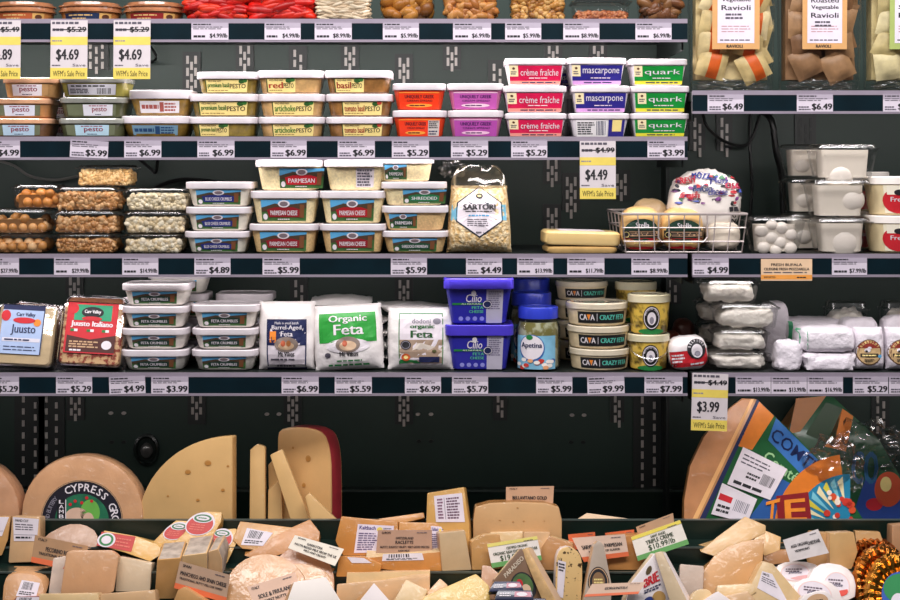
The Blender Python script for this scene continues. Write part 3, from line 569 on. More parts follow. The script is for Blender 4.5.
def cbox(name, label, cat, px0, px1, h, z, yf, content, d=None, fillh=.8, group=None, draw=None, rot=0, taper=.92, lid=.2, liner=False):
    s = SCALE(yf); wl = (px1 - px0) / s; d = d or wl * .78; x = ((px0 + px1) / 2 - 450) / s
    t = thing(name, label, cat, (x, yf + d / 2, z), (0, 0, R(rot)), group); r = .012; hb = h * (1 - lid); wt, dt = wl - .006, d - .006; wb, db = wt * taper, dt - wt * (1 - taper)
    mb = MB(); mb.loft([rrect(wb - .006, db - .006, r, .0006), rrect(wb, db, r, .004), rrect(wt, dt, r, hb), rrect(wl, d, r, hb)], CLEAR, True, False); mb.build('tray', t)
    mb = MB(); mb.loft([rrect(wl, d, r, hb + .0004), rrect(wl, d, r, hb + .0025), rrect(wt - .004, dt - .004, r, hb + .003), rrect(wt - .007, dt - .007, r, h - .002), rrect(wt - .011, dt - .011, r, h - .0004)], CLEARLID, False, True); mb.build('lid', t)
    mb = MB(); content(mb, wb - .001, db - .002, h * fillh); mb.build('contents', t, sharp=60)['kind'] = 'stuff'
    if liner: crumple('crinkled_liner', t, (0, -d * .1, .012), (wb * .44, d * .3, .011), clear('#fcfcfb', .5, .14, .1), 5, .6, 3)
    if draw:
        L = Lab(lambda u, v, q: Vector(((u - .5) * (wb - 2 * r), -(db + (dt - db) * v) / 2 - .0006 - q, .004 + v * (hb - .006)))); draw(L); L.build('label', t)
    return t
def ct(size, el, cols, n, seed, core=None): return lambda mb, w_, d, h: fill(mb, w_, d, h, size, el, cols, n, seed, core=core)
# top shelf
def d_hum(c):
    def f(L):
        L.rect(.16, .05, .72, .85, mat(c, .5), 1, 10); L.lines(.24, .5, .64, .74, 1, mat('#d8b070', .5), 2, 3); L.lines(.3, .15, .58, .4, 1, mat('#d8b070', .5), 2, 6); L.rect(.72, .05, .92, .85, mat('#d8a860', .5), 1, 4); L.ell(.82, .45, .06, .26, BROWN, 2)
    return f
HUM = mat('#d0884c', .35, .2, 50, coat=.5)
for nm, a, c, cl in (('round orange dip tub at the far left of the topmost shelf', -14, 48, '#b0562c'), ('round orange dip tub with navy label on the topmost shelf', 51, 116, '#16284c'), ('round orange dip tub with dark red label on the topmost shelf', 117, 180, '#8a1c1c')):
    yf = .02; s = SCALE(yf); r = (c - a) / 2 / s; t = thing('dip_tub', nm, 'dip tub', ((a + c) / 2 / s - 450 / s, yf + r, ZS['S1']), group='round dip tubs on the top shelf')
    mb = MB(); mb.loft([circ(r * .84, .0005), circ(r * .86, .003), circ(r * .93, .017)], HUM); mb.build('body', t)
    mb = MB(); mb.loft([circ(r * .93, .017), circ(r, .0175), circ(r, .0205), circ(r * .96, .0215), circ(r * .95, .026), circ(r, .0265), circ(r, .029), circ(r * .9, .03), circ(r * .88, .034)], mat('#a8704c', .2, .3, 40, coat=.8)); mb.build('lid', t)
    for i in range(40):
        aa = R(180 + i * 4.5); mb = None
    L = Lab(lambda u, v, q: Vector(((r * .87 + .06 * r * v + q + .0005) * math.sin(R((u - .5) * 130)), -(r * .87 + .06 * r * v + q + .0005) * math.cos(R((u - .5) * 130)), .001 + v * .016))); d_hum(cl)(L); L.build('label', t)
top = (('left clear box of red pepper strips on the topmost shelf', 183, 247, ct(.009, 2.2, ['#d81c12', '#c01410', '#e83a1c'], 90, 1), 0), ('right clear box of red pepper strips on the topmost shelf', 250, 310, ct(.011, 2.4, ['#d8180e', '#e02a14', '#b8120c'], 80, 2), 0),
       ('clear box of pale sliced almonds on the topmost shelf', 314, 370, ct(0.0044, 2.6, ['#d8c4a4', '#c8b090', '#e4d4b8'], 297, 3), 0), ('clear box of big brown nuts on the topmost shelf', 377, 437, ct(.013, 1.1, ['#b07028', '#8a5420', '#c88a3c'], 45, 4), 0),
       ('clear box of whole almonds on the topmost shelf', 440, 500, ct(.009, 1.5, ['#c88a48', '#b87438', '#d89c58'], 90, 5), 0), ('clear box of walnut pieces on the topmost shelf', 508, 569, ct(0.0059, 1.2, ['#c89048', '#a87034', '#dcae68'], 210, 6), 0),
       ('clear box of small reddish nuts on the topmost shelf', 572, 633, ct(0.0037, 1.3, ['#b8683c', '#98502c', '#c88050'], 350, 7), 1), ('clear box of dark dried figs on the topmost shelf', 638, 686, ct(.01, 1.5, ['#7a4c2c', '#5a3820', '#8c6038'], 60, 8), 0))
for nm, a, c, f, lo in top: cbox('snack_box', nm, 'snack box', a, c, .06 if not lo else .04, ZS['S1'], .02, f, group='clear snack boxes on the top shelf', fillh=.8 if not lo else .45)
# snack boxes, third shelf
BALLS = ['#dca468', '#cc9050', '#e8bc88']; NUT = ['#c8935c', '#b07a44', '#daae7c']; POP = ['#e6d6b4', '#d8c49c', '#f0e6cc']
def mk_s(nm, a, c, h, z, yf, content=None, **k): return cbox('snack_box', nm, 'snack box', a, c, h, z, yf, content, fillh=.74, **k)
col(mk_s, ['clear box of round nut balls, bottom of the leftmost stack', 'clear box of round nut balls, middle of the leftmost stack', 'clear box of round nut balls, top of the leftmost stack, set back'], [-19, -19, 8], [48, 49, 62], [234, 208.5, 184], 253.5, 'S3', .02, content=[ct(.0088, 1, BALLS, 60, 11), ct(.0088, 1, BALLS, 60, 12), ct(.0088, 1, ['#d89048', '#c88038'], 50, 13)], group='boxes of nut balls')
NB = dict(group='boxes of brown nuts')
col(mk_s, ['clear box of brown nuts, bottom of the second stack', 'clear box of brown nuts, second up of the second stack', 'clear box of brown nuts, third up of the second stack'], [50, 49, 51], [118, 119, 120], [233.5, 210.5, 186.5], 253.5, 'S3', .02, content=[ct(0.0041, 1.2, NUT, 332, 14), ct(0.0052, 1.2, NUT, 262, 15), ct(0.0044, 1.5, NUT, 297, 16)], **NB)
cbox('snack_box', 'clear box of pale grains set alone on top of the nut boxes', 'snack box', 73, 133, .037, ZS['S3'] + (253.5 - 186.5) / SCALE(.02), .05, ct(0.0037, 1.2, ['#dcb478', '#c89a5c', '#e8c890'], 350, 17), fillh=.76)
col(mk_s, ['clear box of pale popped snacks, bottom of its stack', 'clear box of pale popped snacks, middle of its stack', 'clear box of pale popped snacks, top of its stack'], [119.5, 119, 121], [185, 187, 189], [233.5, 211, 187.5], 253.5, 'S3', .02, content=[ct(0.0055, 1.1, POP, 245, 18), ct(0.0052, 1.1, POP, 262, 19), ct(0.0044, 1.1, ['#ece0c4', '#e0d0ac'], 297, 20)], group='boxes of popped snacks')
# fresh mozzarella tubs
MILK = mat('#e9dfd0', .4, .06, 12); MOZ = mat('#ece3d8', .35, .06, 14)
def cm(balls):
    def f(mb, w_, d, h):
        mb.loft([rrect(w_ - .014, d - .014, .01, .003), rrect(w_ - .008, d - .008, .01, h - .004)], MILK)
        for x, z, r in balls: mb.ball((x * w_ * .9, -d / 2 + r * h * .6 + .0015, z * h), (r * h, r * h * .6, r * h * .9), MOZ, 18, 12)
    return f
def mk_m(nm, a, c, h, z, yf, content=None, **k): return cbox('mozzarella_tub', nm, 'cheese tub', a, c, h, z, yf, content, fillh=.9, lid=.16, taper=.84, group='clear fresh mozzarella tubs', **k)
cbox('mozzarella_tub', 'clear tub of many small mozzarella balls beside the wire basket', 'cheese tub', 748, 809, (253.5 - 216.5) / SCALE(.02), ZS['R2'], .02,
     cm([(-.34, .72, .24), (-.1, .5, .24), (.14, .8, .24), (.36, .6, .22), (.1, .34, .24), (-.3, .18, .22), (.36, .16, .22), (-.1, .9, .2), (.0, .1, .2)]), fillh=.84, lid=.14, taper=.8, group='clear fresh mozzarella tubs')
col(mk_m, ['clear mozzarella tub, bottom of the front stack of three', 'clear mozzarella tub, middle of the front stack of three', 'clear mozzarella tub, top of the front stack of three'], [815, 811, 815], [876, 876, 882], [217.5, 179, 143.5], 253.5, 'R2', .02, content=[cm([(.05, .35, .62)]), cm([(.25, .5, .42)]), cm([(-.1, .1, .45)])])
col(mk_m, ['clear mozzarella tub, bottom of the stack behind at the left', 'clear mozzarella tub, middle of the stack behind at the left', 'clear mozzarella tub, top of the stack behind at the left'], [785, 786, 784], [845, 845, 842], [213, 177, 143.5], 250, 'R2', .12, content=cm([(-.2, .4, .3)]))
# clear clamshells of soft cheese, lowest right shelf
SOFT = mat('#f2ebe0', .35, .1, 45, 4, coat=.5)
def cs(seed):
    def f(mb, w_, d, h):
        loops = []; F = lambda c, e: math.copysign(abs(c) ** e, c)
        for j in range(23):
            ph = -math.pi / 2 * .98 + math.pi * .98 * j / 22; lp = []
            for i in range(44):
                th = 2 * math.pi * i / 44; q = Vector((F(math.cos(ph), .45) * F(math.cos(th), .45) * w_ / 2, F(math.cos(ph), .45) * F(math.sin(th), .45) * d / 2, F(math.sin(ph), .6) * h / 2))
                k = noise.noise(q * 45 + Vector((seed, 0, 0))) + abs(noise.noise(q * 90 + Vector((0, seed, 0)))); lp.append(q + q.normalized() * (.008 * k - .004) + Vector((0, 0, h / 2 + .002)))
            loops.append(lp)
        mb.loft(loops, SOFT)
    return f
def mk_k(nm, a, c, h, z, yf, content=None, **k): return cbox('soft_cheese_box', nm, 'cheese box', a, c, h, z, yf, content, fillh=.78, lid=.22, group='clear boxes of soft cheese', **k)
col(mk_k, ['clear box of soft white cheese, bottom of the front stack of four', 'clear box of soft white cheese, second up of the front stack of four', 'clear box of soft white cheese, third up of the front stack of four', 'clear box of soft white cheese, top of the front stack of four'], [708, 714, 716, 702], [773, 772, 782, 762], [351.5, 329, 303, 279], 370.5, 'R3', .02, content=[cs(1), cs(2), cs(3), cs(4)])
col(mk_k, ['clear box of soft cheese, lowest at the back left of the front stack', 'clear box of soft cheese, second up at the back left of the front stack', 'clear box of soft cheese, third up at the back left of the front stack'], [698, 698, 698], [752, 752, 754], [348, 326, 303], 366, 'R3', .13, content=[cs(5), cs(6), cs(7)])
# stuffed pasta trays
def pasta(cols, seed, stripe):
    def f(mb, w_, d, h):
        rd = random.Random(seed); ms = [mat(c, .5, .15, 70, .4) for c in cols]; k = .05
        mb.box(-w_ / 2 + .006, w_ / 2 - .006, -d / 2 + .024, d / 2 - .004, .022, h - .01, ms[0])
        nz = int(h / .034)
        for i in range(nz):
            for j in range(2 + (i % 2 == 1) * 0):
                for lay in (0, 1):
                    x = (j - .5) * w_ * .47 + rd.uniform(-.005, .005) + (.008 if lay else 0); z = .046 + i * .036 + (.015 if lay else 0) + rd.uniform(-.004, .004)
                    y = -d / 2 + .012 + lay * .014; a = rd.uniform(-.5, .5); hs = .0245
                    M_ = Matrix.Rotation(a, 3, 'Y')
                    m0 = rd.choice(ms); n = 9; vs = []; fs = []
                    for s_ in (-1, 1):
                        for q in range(n):
                            for p in range(n):
                                u = p / (n - 1) * 2 - 1; v = q / (n - 1) * 2 - 1; g = max(0, (1 - (abs(u) / .8) ** 4)) * max(0, (1 - (abs(v) / .8) ** 4))
                                vs.append(Vector((x, y, z)) + M_ @ Vector((u * hs, s_ * .0095 * g ** .5 + s_ * .0006, v * hs)))
                    for s_ in (0, 1):
                        for q in range(n - 1):
                            for p in range(n - 1):
                                o = s_ * n * n + q * n + p; fs.append(((o, o + 1, o + n + 1, o + n), p))
                    base = len(mb.v); mb.v += vs
                    for ff, p in fs:
                        mb.f.append([e + base for e in ff]); mb.fm.append(mb.sl(mat(stripe, .5, .12, 70) if stripe and 3 <= p <= 5 else m0))
    return f
def d_rav(l1, edge, bot):
    def f(L):
        L.rect(.16, .4, .88, 1.1, mat(edge, .55), 1); L.rect(.24, .46, .8, 1.1, mat('#e4dce8', .55), 2); y = .86
        for t_ in l1:
            L.text(t_, .3 if len(t_) > 5 else .4, y, .74 if len(t_) > 5 else .64, y + .05, INK, 3, .015); y -= .075
        L.lines(.36, y - .02, .68, y + .05, 2, FINE, 3, 2); L.lines(.3, .56, .74, .64, 3, mat('#c08a90', .5), 3, 3, .3); L.lines(.28, .48, .76, .5, 1, FINE, 3, 4); L.text('RAVIOLI', .38, .415, .62, .445, INK, 3, .03)
    return f
for nm, a, c, cols_, sd, st, ln, ed in (('clear tray of orange striped pasta squares with tan label card', 691, 779, ['#e8d29a', '#dcc488', '#f0dca8'], 1, '#e0641c', ['Vegetable', 'Ravioli'], '#d8a468'),
        ('clear tray of brown pasta squares with roasted vegetable label card', 782, 866, ['#9a7450', '#866040', '#ac845c'], 2, None, ['Roasted', 'Vegetable', 'Ravioli'], '#d8a468'),
        ('clear tray of pale pasta squares with green edged label card', 869, 955, ['#dccb94', '#cdbb82', '#e4d6a4'], 3, None, ['Chard', 'Spinach', 'Ravioli'], '#a8b868')):
    cbox('pasta_tray', nm, 'pasta tray', a, c, .195, ZS['R1'], .012, pasta(cols_, sd, st), d=.075, fillh=.93, lid=.1, taper=.95, draw=d_rav(ln, ed, None), group='stuffed pasta trays', liner=True)
# ---------------------------------------------------------------- pouches, packs, wrapped lumps
def pillow(name, label, cat, px0, px1, py0, py1, yf, zs, m, t=.045, lean=6, rot=0, tilt=0, wr=.0016, seed=1, p=2.2, seal=.06, draw=None, reg=(.1, .1, .9, .9), group=None, sag=0, zoff=0, top=1., part='pouch'):
    s = SCALE(yf); W = (px1 - px0) / s; H = (py1 - py0) / s; x = ((px0 + px1) / 2 - 450) / s
    z0 = ZS[zs] if isinstance(zs, str) else zs
    ty = t / 2
    T = thing(name, label, cat, (x, yf + ty, z0 + zoff + .001), (R(-lean), R(tilt), R(rot)), group)
    def prof(u, v):
        g = max(0, 1 - abs(u) ** p); f = max(0, 1 - abs(v) ** (p * 1.5)); vv = v - sag * .5
        return (g ** .55) * (f ** .6) * (1 - sag * .35 * (v + 1) / 2)
    def S(u, v, side=1, h=0):
        k = 1 - .05 * abs(v) ** 3 if abs(v) < 1 - seal * 2 else 1 - .01
        wv = W / 2 * (top + (1 - top) * (1 - v) / 2)
        nz = noise.noise(Vector((u * 2.2 + seed, v * 2.2, side * 3 + seed))) + .5 * noise.noise(Vector((u * 6 + seed, v * 6, side * 3)))
        return Vector((wv * u * k, -side * (t / 2 * prof(u, v) + .0006) + wr * nz - h, H * (v + 1) / 2))
    n = 26; mb = MB(); vs = []; fs = []
    for side in (1, -1):
        for j in range(n + 1):
            for i in range(n + 1): vs.append(S(i / n * 2 - 1, j / n * 2 - 1, side))
    for sd in (0, 1):
        for j in range(n):
            for i in range(n):
                o = sd * (n + 1) ** 2 + j * (n + 1) + i; q = (o, o + 1, o + n + 2, o + n + 1); fs.append(q if sd == 0 else q[::-1])
    rim = [i for i in range(n + 1)] + [j * (n + 1) + n for j in range(1, n + 1)] + [n * (n + 1) + i for i in range(n - 1, -1, -1)] + [j * (n + 1) for j in range(n - 1, 0, -1)]
    off = (n + 1) ** 2
    for i, a in enumerate(rim): b_ = rim[(i + 1) % len(rim)]; fs.append((a, a + off, b_ + off, b_))
    mb.add(vs, fs, m); mb.build(part, T)
    if draw:
        u0, v0, u1, v1 = reg
        L = Lab(lambda u, v, h: S((u0 + (u1 - u0) * u) * 2 - 1, (v0 + (v1 - v0) * v) * 2 - 1, 1, h + .0005), .0003, 5); draw(L); L.build('label', T)
    return T, S
def lump(name, label, cat, px0, px1, py0, py1, yf, zs, m, d=None, p=2.6, amp=.003, fr=30, seed=1, rot=0, draw=None, reg=(.1, .1, .9, .9), group=None, part='wrapped_body', tilt=0, parent=None):
    s = SCALE(yf); W = (px1 - px0) / s; H = (py1 - py0) / s; d = d or W * .7; x = ((px0 + px1) / 2 - 450) / s
    z0 = ZS[zs] if isinstance(zs, str) else zs
    T = thing(name, label, cat, (x, yf + d / 2, z0), (0, R(tilt), R(rot)), group)
    def F(c, e): return math.copysign(abs(c) ** e, c)
    e = 2 / p; nu, nv = 48, 30; loops = []
    def S(th, ph, h=0):
        q = Vector((F(math.cos(ph), e) * F(math.cos(th), e) * W / 2, F(math.cos(ph), e) * F(math.sin(th), e) * d / 2, F(math.sin(ph), e) * H / 2))
        nn = q.normalized(); k = noise.noise(q * fr + Vector((seed, seed * 2, 0))) + 1.3 * abs(noise.noise(q * fr * 1.7 + Vector((seed, 0, 5)))) - .8 * abs(noise.noise(q * fr * 3.1 + Vector((0, seed, 5))))
        return q + nn * (amp * k + h) + Vector((0, 0, H / 2))
    for j in range(nv + 1): loops.append([S(2 * math.pi * i / nu, -math.pi / 2 * .985 + math.pi * .985 * j / nv) for i in range(nu)])
    mb = MB(); mb.loft(loops, m); mb.build(part, T)
    if draw:
        u0, v0, u1, v1 = reg
        def fn(u, v, h):
            xx = (u0 + (u1 - u0) * u) * 2 - 1; zz = (v0 + (v1 - v0) * v) * 2 - 1
            ph = math.asin(max(-1, min(1, F(zz, 1 / e)))); cp = max(1e-3, F(math.cos(ph), e)); c = max(-1, min(1, F(xx / cp, 1 / e) if abs(xx) < cp else math.copysign(1, xx)))
            return S(-math.acos(c), ph, h + .0008)
        L = Lab(fn, .0004, 5); draw(L); L.build('label', T)
    return T
BAGW = mat('#ece6e4', .35, .04, 22, 3, coat=.3)
def d_barrel(L):
    L.rect(0, 0, 1, 1, PAPER, 1, 10, 10); L.rect(.03, .48, .97, .98, NAVY, 2, 10, 6); L.text('Made in small batch', .2, .9, .8, .95, WHITE, 3, 0); L.text('Barrel-Aged', .13, .77, .87, .88, WHITE, 3, .02); L.text('Feta', .36, .66, .66, .76, WHITE, 3, .02)
    L.rect(.08, .54, .24, .76, ORANGE, 3, 2, 2); L.ell(.5, .5, .3, .15, mat('#8a7a70', .5), 4); L.ell(.5, .47, .2, .08, mat('#c8a888', .5), 5); L.ell(.42, .52, .06, .06, mat('#b85a3a', .5), 6); L.ell(.56, .52, .06, .06, mat('#a8683a', .5), 6)
    L.text("Mt Vikos", .3, .26, .7, .36, INK, 3, .03); L.lines(.1, .17, .9, .23, 1, FINE, 3, 2); L.lines(.25, .04, .75, .1, 1, FINE, 3, 4); L.ring(.5, .5, .5, .5, .03, NAVY, 2) if 0 else None
    for q in (0, .97): L.rect(q, 0, q + .03, 1, NAVY, 3, 1, 10)
    for q in (0, .97): L.rect(0, q, 1, q + .03, NAVY, 3, 10, 1)
pillow('feta_bag', 'white feta bag with navy barrel label beside the green feta bag', 'cheese bag', 257, 314, 302, 370, .02, 'S4', BAGW, .05, 4, draw=d_barrel, reg=(.16, .0, .86, .74), wr=.0022, seed=3, group='feta bags')
def d_gfeta(L):
    G = mat('#2f9a3c', .4); L.poly([(.04, .36), (.3, .3), (.6, .42), (.94, .5), (.98, .92), (.06, .86)], G, 1) if 0 else None
    L.rect(.03, .42, .97, .9, G, 1, 14, 8); L.ell(.5, .36, .36, .12, WHITE, 2); L.text('Organic', .2, .72, .82, .86, WHITE, 3, .015); L.text('Feta', .28, .54, .76, .71, WHITE, 3, .02)
    L.ell(.5, .38, .2, .13, mat('#8a7a70', .5), 4); L.ell(.5, .36, .14, .08, mat('#d8b898', .5), 5); L.ell(.45, .4, .04, .05, mat('#b85a3a', .5), 6); L.text('Mt Vikos', .36, .19, .66, .27, INK, 3, .03); L.ell(.16, .22, .05, .04, FINE, 3)
    L.lines(.3, .1, .75, .14, 1, GREEN, 3, 3); L.lines(.16, .03, .88, .08, 1, GREEN, 3, 4)
pillow('feta_bag', 'bright green and white organic feta bag, slightly tilted', 'cheese bag', 314, 384, 305, 370.5, .012, 'S4', BAGW, .05, 8, tilt=-3, draw=d_gfeta, reg=(.06, .02, .94, .96), wr=.0022, seed=7, group='feta bags')
def d_wfeta(L):
    L.rect(0, 0, 1, 1, PAPER, 1, 10, 10); L.rect(0, .98, 1, 1, GREEN, 2, 8); L.rect(0, 0, .02, 1, GREEN, 2, 1, 8); L.rect(.98, 0, 1, 1, GREEN, 2, 1, 8); L.text('dodoni', .3, .8, .72, .89, GREY, 3, .02); L.ell(.86, .84, .09, .06, GREY, 3); L.text('organic', .26, .68, .8, .78, mat('#2c6a34', .5), 3, .03)
    L.text('Feta', .28, .52, .76, .66, mat('#14501e', .5), 3, .04); L.rect(.02, .02, .98, .48, mat('#a8907c', .5), 2, 8, 4); L.poly([(.02, .38), (.5, .42), (.98, .3), (.98, .14), (.4, .3), (.02, .2)], mat('#d8ccc0', .5), 4); L.ell(.16, .38, .12, .09, INK, 5); L.ring(.16, .38, .1, .075, .15, GREY, 6)
    L.ell(.16, .14, .1, .07, mat('#d8602c', .5), 5); L.ell(.16, .14, .05, .035, CREAM, 6); L.rect(.46, .04, .92, .15, NAVY, 4, 4, 2); L.poly([(.02, .02), (.5, .02), (.4, .08), (.02, .1)], GREEN, 4); L.ell(.8, .26, .05, .03, mat('#4a4a20', .5), 5)
pillow('feta_bag', 'white organic feta bag with green lettering, beside the deep blue tubs', 'cheese bag', 387, 454, 308, 370.5, .018, 'S4', BAGW, .045, 6, draw=d_wfeta, reg=(.17, .08, .84, .9), wr=.0022, seed=11, group='feta bags')
# packs lying flat behind the feta bags
def flat(name, label, cat, px0, px1, py, yf, z, m, d, h, rot=0, tilt=0, seed=1, band=None, group=None):
    s = SCALE(yf); W = (px1 - px0) / s
    T = thing(name, label, cat, (((px0 + px1) / 2 - 450) / s, yf + d / 2, z), (0, R(tilt), R(rot)), group); n = 20; mb = MB(); vs = []; fs = []
    for side in (1, -1):
        for j in range(n + 1):
            for i in range(n + 1):
                u, v = i / n * 2 - 1, j / n * 2 - 1; g = max(0, 1 - abs(u) ** 3) ** .6 * max(0, 1 - abs(v) ** 4) ** .5
                up = max(0, abs(u) - .8) * h * 1.2
                vs.append(Vector((u * W / 2, v * d / 2, h / 2 + up + side * (h / 2 * g) + .0015 * noise.noise(Vector((u * 3 + seed, v * 3, side))))))
    for sd in (0, 1):
        for j in range(n):
            for i in range(n):
                o = sd * (n + 1) ** 2 + j * (n + 1) + i; q = (o, o + 1, o + n + 2, o + n + 1); fs.append(q if sd == 0 else q[::-1])
    mb.add(vs, fs, m); mb.build('pouch', T)
    if band:
        mb = MB(); mb.box(-W * .3, W * .3, -d / 2 - .001, -d / 2 + .001, h * .3, h * .7, band); mb.build('label', T)
zz = ZS['S4']
for i in range(5):
    flat('feta_pouch', ['white feta pouch lying flat behind the green feta bag, lowest', 'white feta pouch lying flat behind the green feta bag, second up', 'white feta pouch lying flat behind the green feta bag, third up', 'white feta pouch lying flat behind the green feta bag, fourth up', 'white feta pouch with curled ends, topmost of the pile behind the green feta bag'][i], 'cheese bag',
         [318, 322, 316, 320, 309][i], [392, 394, 390, 388, 371][i], 0, .11, zz + .021 * i + (.006 if i == 4 else 0), BAGW, .1, .02 if i < 4 else .026, [4, -5, 6, -3, 3][i], [0, 1, -1, 2, 0][i], i, GREEN if i < 4 else None, 'feta pouches behind the green bag')
for i in range(5):
    flat('feta_pouch', 'flat feta pouch behind the white organic feta bag, ' + ['lowest', 'second up', 'third up', 'fourth up', 'topmost with a raised corner'][i], 'cheese bag', [392, 390, 393, 388, 377][i], [452, 455, 452, 456, 452][i], 0, .1, zz + .021 * i, BAGW, .1, .02, [-3, 5, -4, 2, 6][i], [0, 0, 0, 0, 3][i], i + 9, GREEN if i % 2 else None, 'feta pouches behind the white bag')
# grilling cheese packs leaning back
def d_blue(L):
    L.rect(0, .2, .9, 1, mat('#a8bce0', .5), 1, 8, 6); L.rect(0, .92, .9, 1, NAVY, 2, 6); L.text('Carr Valley', .3, .8, .7, .88, NAVY, 3, .03); L.ell(.48, .75, .24, .05, RED, 3); L.text('Juusto', .22, .5, .74, .68, NAVY, 3, .015); L.ell(.08, .82, .1, .09, RED, 3); L.ell(.76, .72, .08, .06, ORANGE, 3)
    L.rect(.05, .4, .86, .46, mat('#d8d4e0', .5), 2, 4); L.lines(.1, .41, .8, .45, 1, NAVY, 4, 2); L.lines(.1, .24, .8, .34, 2, NAVY, 3, 3, .3); L.rect(.88, .2, .9, .92, NAVY, 3, 1, 4)
def d_redj(L):
    L.rect(.0, .2, 1, 1, RED, 1, 8, 6); L.rect(.14, .72, .88, .97, mat('#2c9a70', .5), 2, 6); L.ell(.5, .85, .22, .09, INK, 3); L.text('Carr Valley', .34, .82, .66, .89, WHITE, 4, .03); L.ell(.5, .75, .2, .035, RED, 4); L.ell(.12, .9, .1, .08, RED, 4); L.text('Juusto Italiano', .1, .6, .92, .71, WHITE, 3, .03)
    for q in (.1, .42, .72): L.rect(q, .54, q + .07, .58, GREEN, 3); L.rect(q + .07, .54, q + .14, .58, WHITE, 3)
    L.poly([(.04, .22), (1, .22), (1, .5), (.5, .42), (.04, .48)], mat('#4a1c14', .5), 2); L.lines(.1, .28, .7, .4, 3, TAN, 3, 4); L.ell(.84, .34, .1, .07, WHITE, 4); L.lines(.12, .22, .4, .27, 1, WHITE, 3, 5)
GRILL = mat('#ecc890', .5, .1, 110, .3, h2='#98381c', thr=(.46, .58))
def pack(label, px0, px1, py0, py1, yf, draw, lean, tilt, m, lab2, zoff=0, ins=.04, t=.03):
    s = SCALE(yf); W = (px1 - px0) / s; H = (py1 - py0) / s / math.cos(R(lean)); T = thing('grilling_cheese_pack', label, 'cheese pack', (((px0 + px1) / 2 - 450) / s, yf, ZS['S4'] + .002 + zoff + abs(math.sin(R(tilt))) * W / 2), (R(-lean), R(tilt), 0), 'grilling cheese packs')
    def lp(w_, h_, y, r=.008): return [Vector((p.x, y, p.y + H / 2)) for p in rrect(w_, h_, r, 0)]
    mb = MB(); mb.loft([lp(W - .018, H - .02, 0), lp(W - .014, H - .016, .003), lp(W - .014, H - .016, t - .006), lp(W - .018, H - .02, t - .003)], m); mb.build('cheese', T)
    mb = MB(); mb.loft([lp(W - .012, H - .014, -.002), lp(W - .008, H - .01, 0), lp(W - .006, H - .008, t - .004), lp(W, H, t - .003), lp(W, H, t)], clear('#f2eef0', .7, .1, .12)); mb.build('wrapper', T)
    L = Lab(lambda u, v, h: Vector(((u - .52) * (W - .03), -.0024 - h, H * .04 + v * H * .9))); draw(L); L.build('label', T)
pack('blue labelled grilling cheese pack leaning at the left end', -12, 53, 304, 370, .01, d_blue, 16, 3, mat('#e8d4a4', .5, .1, 60), 0)
pack('red labelled grilling cheese pack leaning, second pack from the left end', 53, 122, 302, 370, .01, d_redj, 17, 3, GRILL, 0)
pack('grilling cheese pack behind the blue labelled one, brown edge showing at its right', 2, 62, 306, 368, .075, lambda L: None, 16, 5, mat('#a8643c', .5, .25, 60), 0)
pack('grilling cheese pack showing its top edge behind the red labelled one', 58, 122, 298, 368, .075, lambda L: None, 14, 2, mat('#c07a4c', .5, .2, 60), 0)
# shredded cheese bag
def d_sart(L):
    o = [(.5, 1), (.93, .68), (.93, .32), (.5, 0), (.07, .32), (.07, .68)]; sc = lambda k: [(.5 + (u - .5) * k, .5 + (v - .5) * k) for u, v in o]
    L.rect(-.02, .34, .1, .64, mat('#7cc0dc', .5), 1, 1, 4); L.rect(.9, .34, 1.0, .64, mat('#7cc0dc', .5), 1, 1, 4)
    for k, m_, l in ((1, mat('#16222e', .5), 2), (.94, PAPER, 3)):
        c = (.5, .5); q = sc(k); 
        for i in range(6):
            a, e = q[i], q[(i + 1) % 6]; r = 5
            for j in range(r):
                p = lambda f, g: (c[0] + ((a[0] + (e[0] - a[0]) * f) - c[0]) * g, c[1] + ((a[1] + (e[1] - a[1]) * f) - c[1]) * g)
                L.poly([p(j / r, 1), p((j + 1) / r, 1), p((j + 1) / r, .5), p(j / r, .5)], m_, l); L.poly([p(j / r, .5), p((j + 1) / r, .5), c], m_, l)
    L.ell(.5, .8, .07, .05, INK, 5); L.ell(.5, .8, .04, .02, CREAM, 6); L.text('SARTORI', .2, .54, .8, .64, INK, 5, .05); L.lines(.24, .49, .76, .52, 1, INK, 5, 3); L.lines(.3, .4, .7, .45, 1, SKYB, 5, 4); L.lines(.28, .22, .72, .37, 4, FINE, 5, 5, .4); L.lines(.44, .08, .56, .13, 1, FINE, 5, 6)
SHRED = mat('#dcb678', .5, .14, 150, 3, h2='#f6e2b8', thr=(.4, .6))
T, S_ = pillow('shredded_cheese_bag', 'big clear bag of shredded cheese with white diamond shaped label', 'cheese bag', 446, 513, 186, 253.5, .02, 'S3', SHRED, .07, 5, wr=.003, seed=5, p=2.6, draw=d_sart, reg=(.06, .2, .94, .98), top=.86, part='shredded_cheese')
BAGC = clear('#fcfcfb', .55, .14, .09)
mb = MB(); wv = .047; lp = []
for z, k, ky in ((.107, 1, 1), (.12, 1.0, .95), (.132, .9, .5), (.142, .8, .3), (.148, .62, .35)):
    lp.append([Vector((wv * k * math.cos(a) + .002 * noise.noise(Vector((a * 2, z * 60, 1))), .022 * ky * math.sin(a) + .006 * noise.noise(Vector((a * 3, z * 50, 4))), z)) for a in [2 * math.pi * i / 32 for i in range(32)]])
mb.loft(lp, BAGC, False, True); mb.build('bag_top', T)
crumple('bag_twist', T, (-.045, .03, .145), (.022, .018, .016), BAGC, 4, .9, 3)
